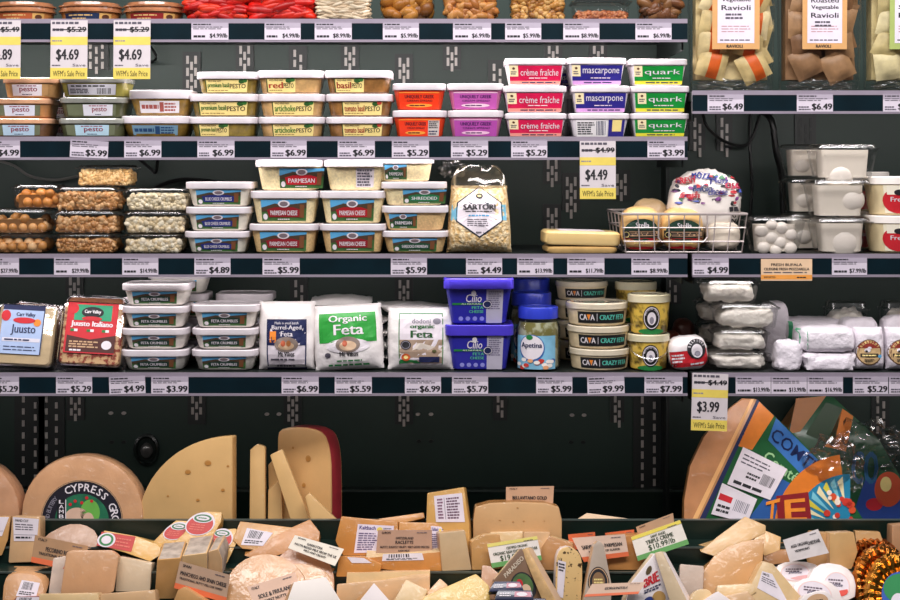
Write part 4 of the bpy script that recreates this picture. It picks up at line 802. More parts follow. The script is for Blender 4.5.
# ---------------------------------------------------------------- two slabs and the wire basket
def slab(label, px0, px1, py0, py1, yf, z, m, tilt=0, d=.09, top=None):
    s = SCALE(yf); W = (px1 - px0) / s; H = (py1 - py0) / s; T = thing('cheese_slab', label, 'cheese', (((px0 + px1) / 2 - 450) / s, yf + d / 2, z), (0, R(tilt), R(3)), 'stacked cheese slabs')
    mb = MB(); mb.loft([rrect(W - .006, d - .004, .01, .0005), rrect(W, d, .012, .004), rrect(W, d, .012, H - .004), rrect(W - .008, d - .008, .01, H)], m); mb.build('cheese', T)
    if top: mb = MB(); mb.loft([rrect(W * .6, d * .7, .004, H + .0003), rrect(W * .6, d * .7, .004, H + .0009)], PAPER); mb.build('label', T)
CH1 = mat('#f0cf8c', .35, .07, 14, coat=.4)
slab('yellow cheese slab, lower of two stacked by the wire basket', 546, 617, 246, 253.5, .03, ZS['S3'], mat('#c8a468', .35, .2, 30, coat=.4))
slab('yellow cheese slab with paper label on top, upper of two stacked by the wire basket', 544, 620, 232, 246, .028, ZS['S3'] + 8 / SCALE(.03), CH1, 1.5, top=1)
WIRE = mat('#c4b8b4', .3, .05, 30, metal=.3)
yb0, yb1 = .012, .24; s = SCALE(yb0); xa, xb = (622 - 450) / s, (747 - 450) / s; T = thing('wire_basket', 'silver wire basket holding cheese packs across the shelf end', 'basket', ((xa + xb) / 2, (yb0 + yb1) / 2, ZS['S3'] + .001)); hw, hd, hh = (xb - xa) / 2, (yb1 - yb0) / 2, .066
def rec(k, z): return [Vector((sx * hw * k, sy * hd * k, z)) for sx, sy in ((-1, -1), (1, -1), (1, 1), (-1, 1))]
mb = MB(); mb.tube(rec(1, hh), .0022, WIRE, 8, True); mb.build('rim', T)
mb = MB()
for k, z in ((.93, .002), (.955, .02), (.98, .043)): mb.tube(rec(k, z), .0012, WIRE, 6, True)
for i in range(9):
    u = -1 + 2 * i / 8
    for sy in (-1, 1): mb.tube([(u * hw, sy * hd, hh), (u * hw * .93, sy * hd * .93, .002)], .0011, WIRE, 6)
    mb.tube([(u * hw * .93, -hd * .93, .002), (u * hw * .93, hd * .93, .002)], .0011, WIRE, 6)
for i in range(5):
    v = -1 + 2 * i / 4
    for sx in (-1, 1): mb.tube([(sx * hw, v * hd, hh), (sx * hw * .93, v * hd * .93, .002)], .0011, WIRE, 6)
mb.build('wire_sides', T)
mb = MB(); mb.tube([(-hw * .42, -hd - .003, hh), (-hw * .42, -hd - .005, .026), (-hw * .38, -hd - .005, .02), (hw * .3, -hd - .005, .02), (hw * .36, -hd - .005, .028), (hw * .36, -hd - .003, hh)], .0016, WIRE, 6); mb.build('drop_handle', T)
PROV = mat('#e0b676', .35, .1, 20, coat=.5)
def d_prov(L):
    L.ell(.5, .66, .44, .36, mat('#123a2a', .5), 1); L.rect(.02, .42, .98, .66, mat('#2a2a22', .5), 2, 10); L.rect(.16, .47, .95, .62, TAN, 3, 8); L.lines(.2, .49, .9, .6, 2, INK, 4, 3, .7); L.rect(.02, .04, .98, .4, RED, 2, 10); L.lines(.3, .2, .75, .3, 1, CREAM, 3, 4); L.text('Stella', .34, .74, .68, .9, WHITE, 3, .015); L.ell(.12, .52, .09, .12, INK, 4); L.ring(.12, .52, .07, .09, .2, CREAM, 5)
zb = ZS['S3'] + .005
lump('provolone_pack', 'round cheese pack with green and red label, left one in the wire basket', 'cheese pack', 622, 662, 207, 251, .022, zb, PROV, .05, 3, .001, 25, 1, draw=d_prov, reg=(.04, .03, .96, .7), group='labelled packs in the basket')
lump('provolone_pack', 'round cheese pack with green and red label, middle one in the wire basket', 'cheese pack', 663, 705, 208, 251, .022, zb, PROV, .05, 3, .001, 25, 2, draw=d_prov, reg=(.04, .03, .96, .7), group='labelled packs in the basket')
lump('provolone_pack', 'pale wrapped cheese standing at the back of the wire basket, left one', 'cheese pack', 632, 672, 198, 248, .085, zb, mat('#d8b88a', .4, .1, 20, coat=.4), .05, 2.6, .0015, 25, 3, group='cheeses at the back of the basket')
lump('provolone_pack', 'pale wrapped cheese standing at the back of the wire basket, right one', 'cheese pack', 674, 716, 196, 248, .085, zb, mat('#cdb08a', .4, .1, 20, coat=.4), .05, 2.6, .0015, 25, 4, group='cheeses at the back of the basket')
def d_moz(L):
    rd = random.Random(3)
    for i, (u, v, t_, c) in enumerate(((.08, .8, 'FRESH', '#c02c3c'), (.3, .86, 'MOZZ', '#2c3a90'), (.55, .78, 'Mozz', '#3a3a80'), (.3, .66, 'BelGio', '#2a3a70'), (.12, .55, 'fresh', '#b8303c'), (.52, .6, 'cheese', '#4a4a8a'), (.76, .7, 'oso', '#b02c4c'))): L.text(t_, u - .03, v, u + .24, v + .11, mat(c, .5), 6, .05, .2)
    for i in range(44): L.ell(rd.random(), .46 + .5 * rd.random(), .02 + .045 * rd.random(), .012 + .025 * rd.random(), mat(rd.choice(['#c83c44', '#4a5ab0', '#2c2c38', '#5a8a6a', '#8a4a90']), .5), 1 + i % 4)
    for i, ch in enumerate('LION'): L.text(ch, .84, .42 - i * .1, .92, .5 - i * .1, INK, 3, .05)
lump('mozzarella_bag', 'big white mozzarella bag with colourful print on top of the wire basket', 'cheese bag', 672, 746, 171, 236, .03, ZS['S3'] + .03, mat('#f0e8e0', .3, .06, 14, coat=.7), .09, 2.4, .004, 40, 6, draw=d_moz, reg=(.06, .1, .94, .96), part='bag')
lump('mozzarella_bag', 'clear wrapped white cheese low in the right end of the wire basket', 'cheese bag', 708, 742, 222, 251, .025, zb, mat('#d8ccba', .4, .1, 20, coat=.5), .05, 3, .002, 40, 8, part='bag')
# ---------------------------------------------------------------- lowest right shelf
WRAP = mat('#e4dde4', .42, .05, 28, 5)
def d_ball(L):
    L.rect(0, .1, .98, .62, RED, 1, 14, 4); L.rect(0, .62, .5, .66, WHITE, 2, 6); L.lines(.04, .25, .36, .55, 3, WHITE, 3, 3); L.ell(.7, .64, .25, .3, INK, 4); L.ell(.7, .58, .15, .2, WHITE, 5); L.ell(.7, .5, .08, .08, GREY, 6); L.arc('BELFIORE', .7, .64, .2, .24, 160, 20, .08, WHITE, 6, .01, .6); L.lines(.5, .14, .94, .24, 1, WHITE, 3, 5)
lump('wrapped_cheese', 'white and red wrapped cheese with black round emblem, beside the yellow tubs', 'cheese pack', 672, 711, 336, 370.5, .02, 'S4', mat('#ece4e4', .3, .04, 20, coat=.6), .05, 3, .0015, 40, 2, tilt=-7, draw=d_ball, reg=(.04, .06, .96, .94))
lump('salami_pack', 'dark red brown pack lying at the back near the shelf end, left one', 'meat pack', 664, 684, 330, 362, .1, 'S4', mat('#6a2c20', .4, .3, 40, coat=.4), .06, 3, .002, 40, 3, group='dark red packs at the shelf end')
lump('salami_pack', 'dark red brown pack lying at the back near the shelf end, right one', 'meat pack', 675, 697, 322, 362, .17, 'S4', mat('#5a2a20', .4, .3, 40, coat=.4), .06, 3, .002, 40, 4, group='dark red packs at the shelf end')
lump('wrapped_cheese', 'small white wrapped cheese just right of the clear boxes', 'cheese pack', 776, 803, 340, 370.5, .02, 'R3', WRAP, .04, 4, .0028, 50, 5)
lump('wrapped_cheese', 'tall white wrapped cheese standing behind the small white one', 'cheese pack', 764, 790, 306, 366, .13, 'R3', WRAP, .05, 5, .0012, 40, 6)
def d_rib(L): L.rect(.0, .0, .14, 1, mat('#3a9a6c', .5), 1, 1, 10)
lump('wrapped_cheese', 'white paper wrapped cheese, lower of two stacked with creased folds', 'cheese pack', 804, 858, 351.5, 370.5, .018, 'R3', WRAP, .08, 5, .006, 40, 7)
lump('wrapped_cheese', 'white paper wrapped cheese, upper of two stacked, green edge at left', 'cheese pack', 801, 857, 327, 351.5, .018, ZS['R3'] + 19 / SCALE(.018), WRAP, .08, 5, .0025, 50, 8, draw=d_rib, reg=(.01, .1, .9, .9))
lump('wrapped_cheese', 'white and green wrapped cheese behind the two stacked paper ones, lower', 'cheese pack', 786, 848, 345, 366, .12, 'R3', WRAP, .08, 5, .007, 42, 9)
lump('wrapped_cheese', 'white wrapped cheese with green side behind the two stacked paper ones, upper', 'cheese pack', 786, 848, 322, 345, .12, ZS['R3'] + 21 / SCALE(.12), WRAP, .08, 5, .002, 50, 10, draw=d_rib, reg=(.06, .1, .5, .9))
def d_oval(L):
    L.ell(.5, .5, .48, .48, mat('#5a3a22', .5), 1); L.ell(.5, .5, .44, .44, mat('#c8a878', .5), 2); L.ell(.5, .66, .4, .26, mat('#8a2c20', .5), 3, a0=0, a1=180); L.ell(.5, .66, .08, .05, WHITE, 4); L.arc('HUMBOLDT', .5, .55, .36, .34, 150, 30, .1, CREAM, 5, .02, .6)
    L.ell(.42, .58, .12, .08, WHITE, 4); L.ell(.38, .54, .05, .04, INK, 5); L.rect(.16, .32, .84, .46, mat('#2c2418', .5), 4, 4); L.lines(.22, .35, .78, .43, 1, CREAM, 5, 3); L.lines(.3, .16, .7, .26, 2, INK, 5, 4); L.ell(.9, .36, .08, .06, SKYB, 5)
for i, (nm, a, c) in enumerate((('white cheese pack with brown oval cow label, right of the paper wrapped cheeses', 857, 887), ('white cheese pack with brown oval label at the right edge of the picture', 889, 921))):
    pillow('cheese_pack', nm, 'cheese pack', a, c, 328, 370.5, .02, 'R3', WRAP, .045, 6, draw=d_oval, reg=(.0, .08, .86, .72), wr=.0015, seed=20 + i, p=4, group='white packs with oval labels')
lump('cheese_pack', 'white pack standing behind the first oval label pack', 'cheese pack', 842, 880, 318, 366, .08, 'R3', WRAP, .045, 5, .002, 40, 11, group='white packs at the back')
lump('cheese_pack', 'white pack standing behind the second oval label pack', 'cheese pack', 884, 920, 316, 366, .08, 'R3', WRAP, .045, 5, .002, 40, 12, group='white packs at the back')
for i, (nm, a, c, q) in enumerate((('clear lidded box of white cheese standing high at the back, left one', 828, 872, .32), ('clear lidded box of white cheese standing high at the back, right one', 884, 930, .32))):
    cbox('soft_cheese_box', nm, 'cheese box', a, c, .105, ZS['R3'], .14, cs(20 + i), fillh=.86, lid=.14, group='clear boxes at the back')
# ---------------------------------------------------------------- cables
CAB = mat('#0c0e0e', .4)
def cable(label, pts, r=.003, m=CAB):
    mb = MB(); q = []
    V = [P(*p) for p in pts]
    for i in range(len(V) - 1):
        p0, p1, p2, p3 = V[max(i - 1, 0)], V[i], V[i + 1], V[min(i + 2, len(V) - 1)]
        for k in range(6):
            f = k / 6; q.append(.5 * ((2 * p1) + (p2 - p0) * f + (2 * p0 - 5 * p1 + 4 * p2 - p3) * f * f + (3 * p1 - p0 - 3 * p2 + p3) * f ** 3))
    q.append(V[-1]); mb.tube(q, r, m, 8); tag(mb.build('power_cable', None), label, 'cable')
cable('black cable looping below the short upper right shelf', [(703, 110, .3), (706, 125, .29), (722, 140, .29), (742, 146, .29), (752, 138, .29), (760, 115, .3)])
cable('black cable hanging straight down right of the wire basket', [(750, 112, .3), (750, 150, .29), (752, 190, .29), (748, 235, .29)])
cable('thick black hose bending down above the clear mozzarella stack', [(764, 112, .3), (772, 122, .28), (776, 150, .28), (782, 180, .29), (784, 240, .29)], .006)
cable('grey cable sagging behind the leftmost snack boxes', [(-30, 155, .29), (10, 164, .28), (30, 176, .28), (55, 180, .29), (78, 176, .3)], .0025, mat('#6a6a66', .35))
cable('black cable curling behind the third sale tag', [(150, 46, .29), (156, 56, .28), (152, 62, .29), (140, 60, .3)], .0025)
cable('dark cable bowing behind the grain box above the popped snacks', [(128, 150, .3), (150, 168, .28), (156, 172, .28), (158, 150, .3)], .003)
cable('dark cable draped along the wall behind the blue crumble tubs', [(140, 196, .3), (170, 182, .28), (200, 180, .28), (245, 188, .3)], .004)
# ---------------------------------------------------------------- deck and heap of cut cheeses
def plane(px, py, Y, lean, yaw):
    n = Matrix.Rotation(R(yaw), 3, 'Z') @ Vector((0, -math.cos(R(lean)), math.sin(R(lean)))); o = P(px, py, Y); C0 = Vector((0, -CAMD, EYE))
    def f(u, v, h=0):
        d = Vector(((u - 450) / 1500, 1, -(v - HORIZON) / 1500)); return C0 + d * ((o - C0).dot(n) / d.dot(n)) + n * h
    return f, n
def ellp(cx, cy, rx, ry, a0=0, a1=360, n=28):
    m = n + (0 if a1 - a0 >= 360 else 1)
    return [(cx + rx * math.cos(R(a0 + (a1 - a0) * i / n)), cy - ry * math.sin(R(a0 + (a1 - a0) * i / n))) for i in range(m)]
def chaikin(p, it):
    for _ in range(it):
        q = []
        for i in range(len(p)):
            a, c = p[i], p[(i + 1) % len(p)]; q += [(a[0] * .78 + c[0] * .22, a[1] * .78 + c[1] * .22), (a[0] * .22 + c[0] * .78, a[1] * .22 + c[1] * .78)]
        p = q
    return p
def support(y): return ZWELL if y > .0075 else ZLIP if y > -.002 else ZT1 if y > -.0535 else ZT2 if y > -.1035 else ZTRAY
def settle(pts, Y, lean, yaw, t):
    # slide a heap piece forward until it clears the steps it leans on; its foot rests on a step
    bp = max(pts, key=lambda q: q[1])
    for k in range(90):
        f, n = plane(bp[0], bp[1], Y, lean, yaw); bad = False
        for i in range(len(pts)):
            for q in (0, .25, .5, .75):
                u = pts[i][0] * (1 - q) + pts[(i + 1) % len(pts)][0] * q; v = pts[i][1] * (1 - q) + pts[(i + 1) % len(pts)][1] * q
                if v > 604: continue
                a = f(u, v); b_ = a - n * t
                if a.z < support(a.y) - (.004 if v > bp[1] - 3 else -.001) or (b_.y > -.001 and b_.z < support(b_.y) - .004): bad = True
        if not bad: break
        Y -= .003
    return Y
def cheese(name, label, cat, pts, Y, lean=12, yaw=0, t=.03, m=None, side=None, bev=.0025, sm=0, group=None, amp=.0006, part='cheese', ext=None, heap=False):
    m = m or CH; side = side or m
    if heap: lean = min(lean, 32); Y = settle(pts, Y, lean, yaw, t)
    bp = max(pts, key=lambda q: q[1]); f, n = plane(bp[0], bp[1], Y, lean, yaw)
    if sm: pts = chaikin(pts, sm)
    w_ = [f(*q) for q in pts]; org = sum(w_, Vector()) / len(w_); org.z = min(v.z for v in w_)
    e = Vector(ext) if ext else -n * t
    up = (Vector((0, 0, 1)) - n * n.z).normalized()
    def fl(v):
        z = (support(v.y) if heap else ZWELL) + .0005
        return v + up * ((z - v.z) / up.z) if v.z < z else v
    w_ = [fl(v) for v in w_]; org.z = min(v.z for v in w_)
    bm = bmesh.new(); A = [bm.verts.new(v - org) for v in w_]; B = [bm.verts.new(fl(v + e) - org) for v in w_]; k = len(A)
    bm.faces.new(A).material_index = 0; bm.faces.new(B[::-1]).material_index = 1 if side is not m else 0
    for i in range(k): bm.faces.new((A[i], B[i], B[(i + 1) % k], A[(i + 1) % k])).material_index = 1 if side is not m else 0
    bmesh.ops.recalc_face_normals(bm, faces=bm.faces)
    if bev: bmesh.ops.bevel(bm, geom=[e_ for e_ in bm.edges if e_.calc_face_angle(0) > R(28)], offset=bev, segments=2, profile=.6, affect='EDGES', clamp_overlap=True)
    T = thing(name, label, cat, org, group=group); me = bpy.data.meshes.new(part); bm.to_mesh(me); bm.free(); me.materials.append(m); 
    if side is not m: me.materials.append(side)
    me.polygons.foreach_set('use_smooth', [True] * len(me.polygons)); me.set_sharp_from_angle(angle=R(32))
    o = bpy.data.objects.new(part, me); COL.objects.link(o); o.parent = T
    T2 = T; g = lambda u, v, h=0: f(u, v, h + .0004) - org
    return T, g
def lab(T, g, TL, TR, BR, BL, draw, name='label', label=None):
    L = Lab(quad(g, TL, TR, BR, BL), .0003); draw(L); return L.build(name, T, label)
def CHM(h, var=.07, coat=.6, sc=26, bump=.3):
    var = var * 1.5
    h = '#' + ''.join('%02x' % int(int(h[i:i + 2], 16) * q) for i, q in ((1, .9), (3, .86), (5, .81)))
    return mat(h, .42, var, sc, bump, coat)
CH = CHM('#ecc98e'); CHL = CHM('#f0d8a8'); CHP = CHM('#e6c49a'); CHO = CHM('#dc9c50'); CHW = CHM('#ecdcc0'); RIND = CHM('#b98850', .2, .2, 40, .3); RINDG = mat('#a89a8c', .7, .3, 70, .5); CHY = CHM('#f2d47c'); CHT = CHM('#d8ac70')
PAPW = mat('#e6dcda', .6, .04, 20)
def d_info(bars=True, hd=True):
    def f(L):
        L.rect(0, 0, 1, 1, PAPER, 1)
        if hd: L.text('HAND CUT', .1, .82, .6, .93, INK, 2, .03)
        L.lines(.08, .45, .95, .76, 3, FINE, 2, 5, .4)
        if bars: L.lines(.08, .08, .92, .22, 1, INK, 2, 6); L.rect(.02, .26, .98, .28, GREY, 2)
    return f
def d_bar(L): L.rect(0, 0, 1, 1, PAPER, 1); L.barcode(.15, .45, .7, .92, INK, 2); L.lines(.1, .1, .9, .35, 2, INK, 2, 4)
# --- standing wheels and wedges in the well
cheese('round_cheese', 'pale cheese wheel mostly cut off by the left edge', 'cheese', ellp(-40, 512, 60, 56), .05, 8, 0, .06, CHM('#d8a886'), bev=.012)
T, g = cheese('round_cheese', 'round pale wheel with dark round label and white arched lettering', 'cheese', ellp(82, 514, 62, 60, n=40), .045, 8, 0, .055, CHM('#e2b48c', .06, .6), bev=.013)
def d_cyp(L):
    L.ell(.5, .5, .5, .5, mat('#1c1a26', .45), 1, 40); L.ring(.5, .5, .495, .495, .015, TAN, 2, 40); L.ell(.5, .5, .33, .33, mat('#1f6a4a', .5, .3, 60), 2, 30); L.ell(.44, .56, .14, .1, mat('#d8b49c', .5), 3); L.ell(.6, .6, .12, .16, mat('#6ab04a', .5), 3); L.ell(.42, .46, .1, .06, mat('#e8d4c4', .5), 4); L.ell(.58, .5, .07, .1, mat('#d8b49c', .5), 4)
    for u, v in ((.36, .7), (.42, .74), (.5, .72), (.56, .78), (.62, .74)): L.ell(u, v, .02, .02, RED, 4)
    L.arc('CYPRESS GROVE', .5, .5, .41, .41, 114, -20, .095, WHITE, 3, .012, 1.0); L.rect(.2, .3, .3, .76, mat('#15141c', .45), 4); L.rect(.3, .3, .31, .76, WHITE, 5)
    for i, ch in enumerate('LAMB C'):
        if ch != ' ': L.text(ch, .225, .71 - i * .06, .28, .755 - i * .06, WHITE, 6, .02)
    L.arc('MILD AND BUTTERY', .5, .5, .42, .42, 200, 140, .05, GREY, 3, 0)
lab(T, g, (41, 480), (123, 480), (123, 561), (41, 561), d_cyp)
T, g = cheese('cheese_wedge', 'large quarter wheel of pale holed cheese standing on the deck', 'cheese', [(138, 560)] + [(232 - 94 * math.cos(R(a)), 524 - 88 * math.sin(R(a))) for a in range(0, 91, 5)] + [(232, 560)], .06, 4, -14, .022, CHM('#efcb90', .05, .5, 14), CHT, bev=.003, sm=0)
def d_hole_shade(hs):
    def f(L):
        for u, v, r in hs: L.ell(u, v, r, r * .8, mat('#c08a48', .6), 1, 12); L.ell(u + r * .1, v - r * .15, r * .8, r * .55, mat('#b8803c', .6), 2, 12)  # flat darker ellipses paint the shade inside the cheese holes
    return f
lab(T, g, (138, 436), (238, 436), (238, 536), (138, 536), d_hole_shade(((.7, .73, .035), (.5, .64, .03), (.85, .46, .02), (.6, .36, .018), (.3, .4, .012), (.9, .7, .012))), 'hole_shade')
T, g = cheese('round_cheese', 'half wheel with red rind standing behind the leaning cheese sticks', 'cheese', [(277, 560), (277, 440), (279, 430), (290, 427), (312, 428), (324, 434), (329, 448), (331, 470), (331, 560)], .1, 3, -22, .045, CHM('#eec488', .06, .5, 14), mat('#a03038', .4, .2, 30, coat=.5), bev=.004, sm=1)
lab(T, g, (277, 427), (331, 427), (331, 510), (277, 510), d_hole_shade(((.58, .62, .05), (.5, .3, .035), (.3, .75, .02))), 'hole_shade')
STK = 'upright cheese sticks'
for nm, pts, Y, l, tt in (('upright stick of pale cheese at the left of the sticks, plastic tip', [(249, 570), (250, 450), (257, 444), (265, 447), (265, 570)], .05, 6, .02), ('cheese stick leaning left behind the longest leaning stick', [(268, 465), (276, 457), (303, 560), (270, 560)], .082, 3, .008), ('short upright cheese stick low between the leaning ones', [(268, 490), (281, 478), (284, 560), (267, 560)], .064, 6, .016),
                      ('longest cheese stick leaning to the left in front of the big half wheel', [(270, 455), (282, 449), (320, 545), (302, 556)], .036, 8, .018), ('flat cheese wedge leaning far right before the half wheel', [(305, 497), (309, 493), (341, 524), (341, 560), (318, 550)], .012, 8, .016)):
    cheese('cheese_stick', nm, 'cheese', pts, Y, l, 0, tt, CHM('#f0cd92', .05, .4, 16), bev=.002, group=STK)
# printed wedges of hard cheese in plastic
def pxp(L, pts, m, k=1): L.poly([((x - 700) / 170, (530 - y) / 135) for x, y in pts], m, k)
def pxt(L, t_, TL, TR, BR, BL, m, k, bold=.012):
    vs, fs, ar = glyph(t_, bold)
    q = quad(lambda u, v, h: L.fn((u - 700) / 170, (530 - v) / 135, h), TL, TR, BR, BL)
    L.mb.add([q(x, y, k * L.st) for x, y in vs], fs, m)
def d_com(L):
    def M(c): return mat(c, .35, .1, 40, coat=.5)
    pxp(L, [(757, 400), (800, 440), (838, 480), (866, 524), (703, 524)], M('#1c5a30'), 1)
    pxp(L, [(759, 402), (774, 416), (752, 450), (738, 446)], M('#dd8030'), 2)
    pxp(L, [(776, 418), (838, 480), (850, 498), (826, 500), (768, 440)], M('#3a70b4'), 2)
    pxp(L, [(780, 478), (822, 500), (816, 524), (744, 524)], M('#2c5a9c'), 2)
    pxt(L, 'COMTÉ', (778, 424), (822, 462), (814, 474), (769, 438), M('#16224e'), 4); pxt(L, 'Comté', (768, 450), (800, 474), (795, 484), (762, 460), M('#9cc890'), 4)
    def ring(cx, cy, r0, r1, a0, a1, m, k):
        for i in range(14):
            a, e = R(a0 + (a1 - a0) * i / 14), R(a0 + (a1 - a0) * (i + 1) / 14)
            pxp(L, [(cx + r * math.cos(z), cy - r * math.sin(z)) for r, z in ((r0, a), (r0, e), (r1, e), (r1, a))], m, k)
    ring(850, 530, 56, 0, 90, 175, M('#2480a4'), 5); ring(850, 530, 76, 56, 98, 176, M('#e07c28'), 5)
    for i in range(8):
        a = R(98 + 9 * i); pxp(L, [(850 + 54 * math.cos(a), 530 - 54 * math.sin(a)), (850 + 50 * math.cos(a + .12), 530 - 50 * math.sin(a + .12)), (850 + 26 * math.cos(a + .06), 530 - 26 * math.sin(a + .06))], M(('#e8dcb0', '#78c0d0', '#d0c040')[i % 3]), 7)
    rd = random.Random(2)
    for i in range(16):
        x, y = rd.uniform(822, 852), rd.uniform(492, 520); ring(x, y, rd.uniform(2, 4), 0, 0, 360, M(rd.choice(['#c83a2c', '#f0e0d0', '#d8502c', '#c83a2c'])), 8 + i % 3)
    pxp(L, [(776, 496), (808, 492), (812, 524), (778, 524)], M('#8c1f24'), 8); pxt(L, 'E', (784, 500), (805, 498), (807, 521), (785, 521), M('#f09030'), 10); pxt(L, 'T', (766, 502), (780, 498), (778, 522), (764, 522), M('#f09030'), 9)
PASTE = CHM('#dca070', .12, .6, 20)
T, g = cheese('cheese_wedge', 'large printed hard cheese wedge in clear plastic with two white stickers', 'cheese', [(683, 575), (684, 500), (690, 466), (704, 436), (722, 414), (742, 398), (757, 399), (800, 440), (838, 480), (864, 522), (864, 575)], .05, 12, -6, .07, PASTE, RIND, bev=.003)
lab(T, g, (700, 395), (870, 395), (870, 530), (700, 530), d_com, 'printed_rind')
lab(T, g, (757, 399), (759.5, 401), (703, 524), (697, 524), lambda L: L.rect(0, 0, 1, 1, NAVY, 2), 'label')
lab(T, g, (751, 399), (754, 399), (695, 524), (690, 524), lambda L: L.rect(0, 0, 1, 1, mat('#f0b878', .4), 1), 'label')
lab(T, g, (743, 447), (787, 469), (770, 500), (727, 484), lambda L: (L.rect(0, 0, 1, 1, PAPER, 11), L.lines(.08, .6, .7, .9, 3, FINE, 12, 3, .35), L.lines(.3, .3, .6, .5, 2, INK, 12, 4), L.barcode(.62, .3, .9, .6, INK, 12), L.lines(.1, .05, .9, .2, 1, INK, 12, 5)), 'sticker')
lab(T, g, (722, 483), (757, 499), (747, 523), (711, 514), lambda L: (L.rect(0, 0, 1, 1, PAPER, 11), L.rect(.04, .5, .4, .7, RED, 12), L.barcode(.5, .3, .9, .7, GREY, 12), L.lines(.08, .1, .5, .4, 2, INK, 12, 5)), 'sticker')
crumple('plastic_wrap', T, g(836, 466) + Vector((0, .006, 0)), (.05, .022, .05), BAGC, 3, .7, 1.6)
T, g = cheese('cheese_wedge', 'second printed hard cheese wedge behind, loose plastic over its tip', 'cheese', [(775, 575), (782, 470), (790, 425), (812, 394), (834, 397), (880, 440), (925, 520), (925, 575)], .16, 12, 10, .06, mat('#1f5a34', .4, .2, 30, coat=.5), RIND, bev=.003)
def d_com2(L):
    L.poly([(.08, .98), (.3, 1), (.12, .72), (.04, .7)], mat('#c8844c', .4), 1); L.poly([(.16, .7), (.3, .95), (.42, .9), (.36, .6)], mat('#2a4a28', .4), 2); L.poly([(.3, .6), (.42, .9), (.5, .84), (.45, .56)], ORANGE, 2); L.text('CO', .5, .3, .68, .56, mat('#2c6a9a', .4), 2, .05); L.poly([(.5, .02), (.9, .02), (.8, .3), (.6, .36)], mat('#2a4a9a', .4), 1); L.ell(.76, .26, .1, .14, mat('#c8502c', .4), 3); L.ell(.74, .3, .04, .06, CREAM, 4); L.ell(.66, .14, .06, .05, RED, 3)
lab(T, g, (785, 396), (922, 396), (922, 522), (780, 522), d_com2, 'printed_rind')
crumple('plastic_wrap', T, g(868, 446) + Vector((0, .0, 0)), (.075, .03, .05), BAGC, 8, .7, 1.6)
# --- heap: tiers
PG_ = 'small cheeses heaped on the stepped tiers'
def pc(label, pts, Y, lean=14, yaw=0, t=.03, m=None, side=None, bev=.0025, sm=0, nm='cut_cheese', cat='cheese', labs=()):
    T, g = cheese(nm, label, cat, pts, Y, lean, yaw, t, m, side, bev, sm, PG_, heap=True)
    for q in labs: lab(T, g, *q[:5], *(q[5:]))
    return T, g
BACK, MID, FRT = -.03, -.08, -.15
pc('cheese with white paper label cut off by the left edge, on the first step', [(-30, 556), (-30, 516), (11, 516), (8, 540), (2, 556)], -.03, 12, 10, .03, CHT, labs=(((-28, 517), (9, 517), (2, 536), (-28, 538), d_info()),))
pc('upright cheese with white paper label left of the tan sign', [(8, 563), (12, 516), (40, 517), (39, 562)], -.052, 10, 0, .035, CHP, labs=(((13, 517), (39, 519), (37, 541), (14, 541), d_info()),))
pc('greyish pink humped cheese behind the leftmost tan sign', [(40, 550), (44, 536), (66, 524), (84, 524), (97, 532), (98, 550)], -.012, 40, 0, .03, CHM('#c8a48c', .1, .5), sm=1)
def sign(label, TL, TR, BR, BL, Y, lean, base, strip=None, head=None, lines=(), price=None, yaw=0, top=None, dk=INK):
    T, g = cheese('sign_card', label, 'sign', [TL, TR, BR, BL], Y, lean, yaw, .0009, base, bev=0, part='card', group='sign cards in the cheese heap', heap=True)
    def d(L):
        if strip: L.rect(0, 0, 1, .2, strip, 1)
        if top: L.rect(0, .86, 1, 1, top, 1)
        if head: L.text(head, .08, .84, .24, .93, dk, 2, .03)
        for t_, u0, v0, u1, v1 in lines: L.text(t_, u0, v0, u1, v1, dk, 2, .035)
        if price: L.text(price[0], *price[1:], mat('#2c4a2a', .6), 2, .01)
        L.lines(.72, .86, .95, .91, 1, FINE, 2, 5)
    lab(T, g, TL, TR, BR, BL, d, 'lettering'); return T, g
SG = mat('#c8a48a', .6); SO = mat('#d8683c', .6); SGW = mat('#ece4d4', .6)
sign('tan sign card with orange foot, leftmost of the signs', (35, 535), (88, 546), (84, 573), (31, 562), -.105, 18, mat('#a8825e', .6), SO, 'ITALY', (('PECORINO ROMANO', .24, .5, .86, .66), ('TRADITIONAL RAW SHEEP MILK', .12, .34, .92, .44)))
RL = mat('#bc2216', .45)
def d_redlab(L):
    L.ell(.5, .5, .5, .5, PAPER, 1, 26); L.ell(.5, .46, .45, .42, RL, 2, 26); L.ell(.5, .74, .36, .2, PAPER, 3, 22); L.ell(.5, .74, .32, .16, mat('#1f6a3a', .5), 4, 22); L.ell(.5, .74, .24, .1, PAPER, 5, 22); L.lines(.34, .7, .66, .78, 1, GREEN, 6, 3); L.lines(.2, .2, .8, .5, 3, mat('#d86a58', .5), 3, 5, .4)
SWL = CHM('#efc678', .05, .6)
pc('cheese wedge with red oval label at its left end, lying before the holed quarter wheel', [(96, 545), (104, 530), (136, 536), (158, 545), (164, 553), (150, 562), (125, 553)], -.045, 48, 0, .028, SWL, nm='red_label_wedge', labs=(((100, 531), (136, 536), (131, 553), (94, 546), lambda L: (L.rect(.06, .06, 1, .96, RL, 1), L.ell(.26, .5, .24, .46, PAPER, 2), L.ell(.26, .5, .19, .38, GREEN, 3), L.ell(.26, .5, .13, .26, PAPER, 4), L.lines(.52, .2, .94, .8, 3, mat('#d86a58', .5), 3, 4, .4))),))
pc('cheese wedge with red label, farthest back of the four red labelled wedges', [(151, 544), (166, 528), (176, 520), (195, 521), (188, 542), (170, 547)], -.02, 50, 0, .02, SWL, nm='red_label_wedge', labs=(((172, 521), (192, 523), (184, 541), (158, 539), d_redlab),))
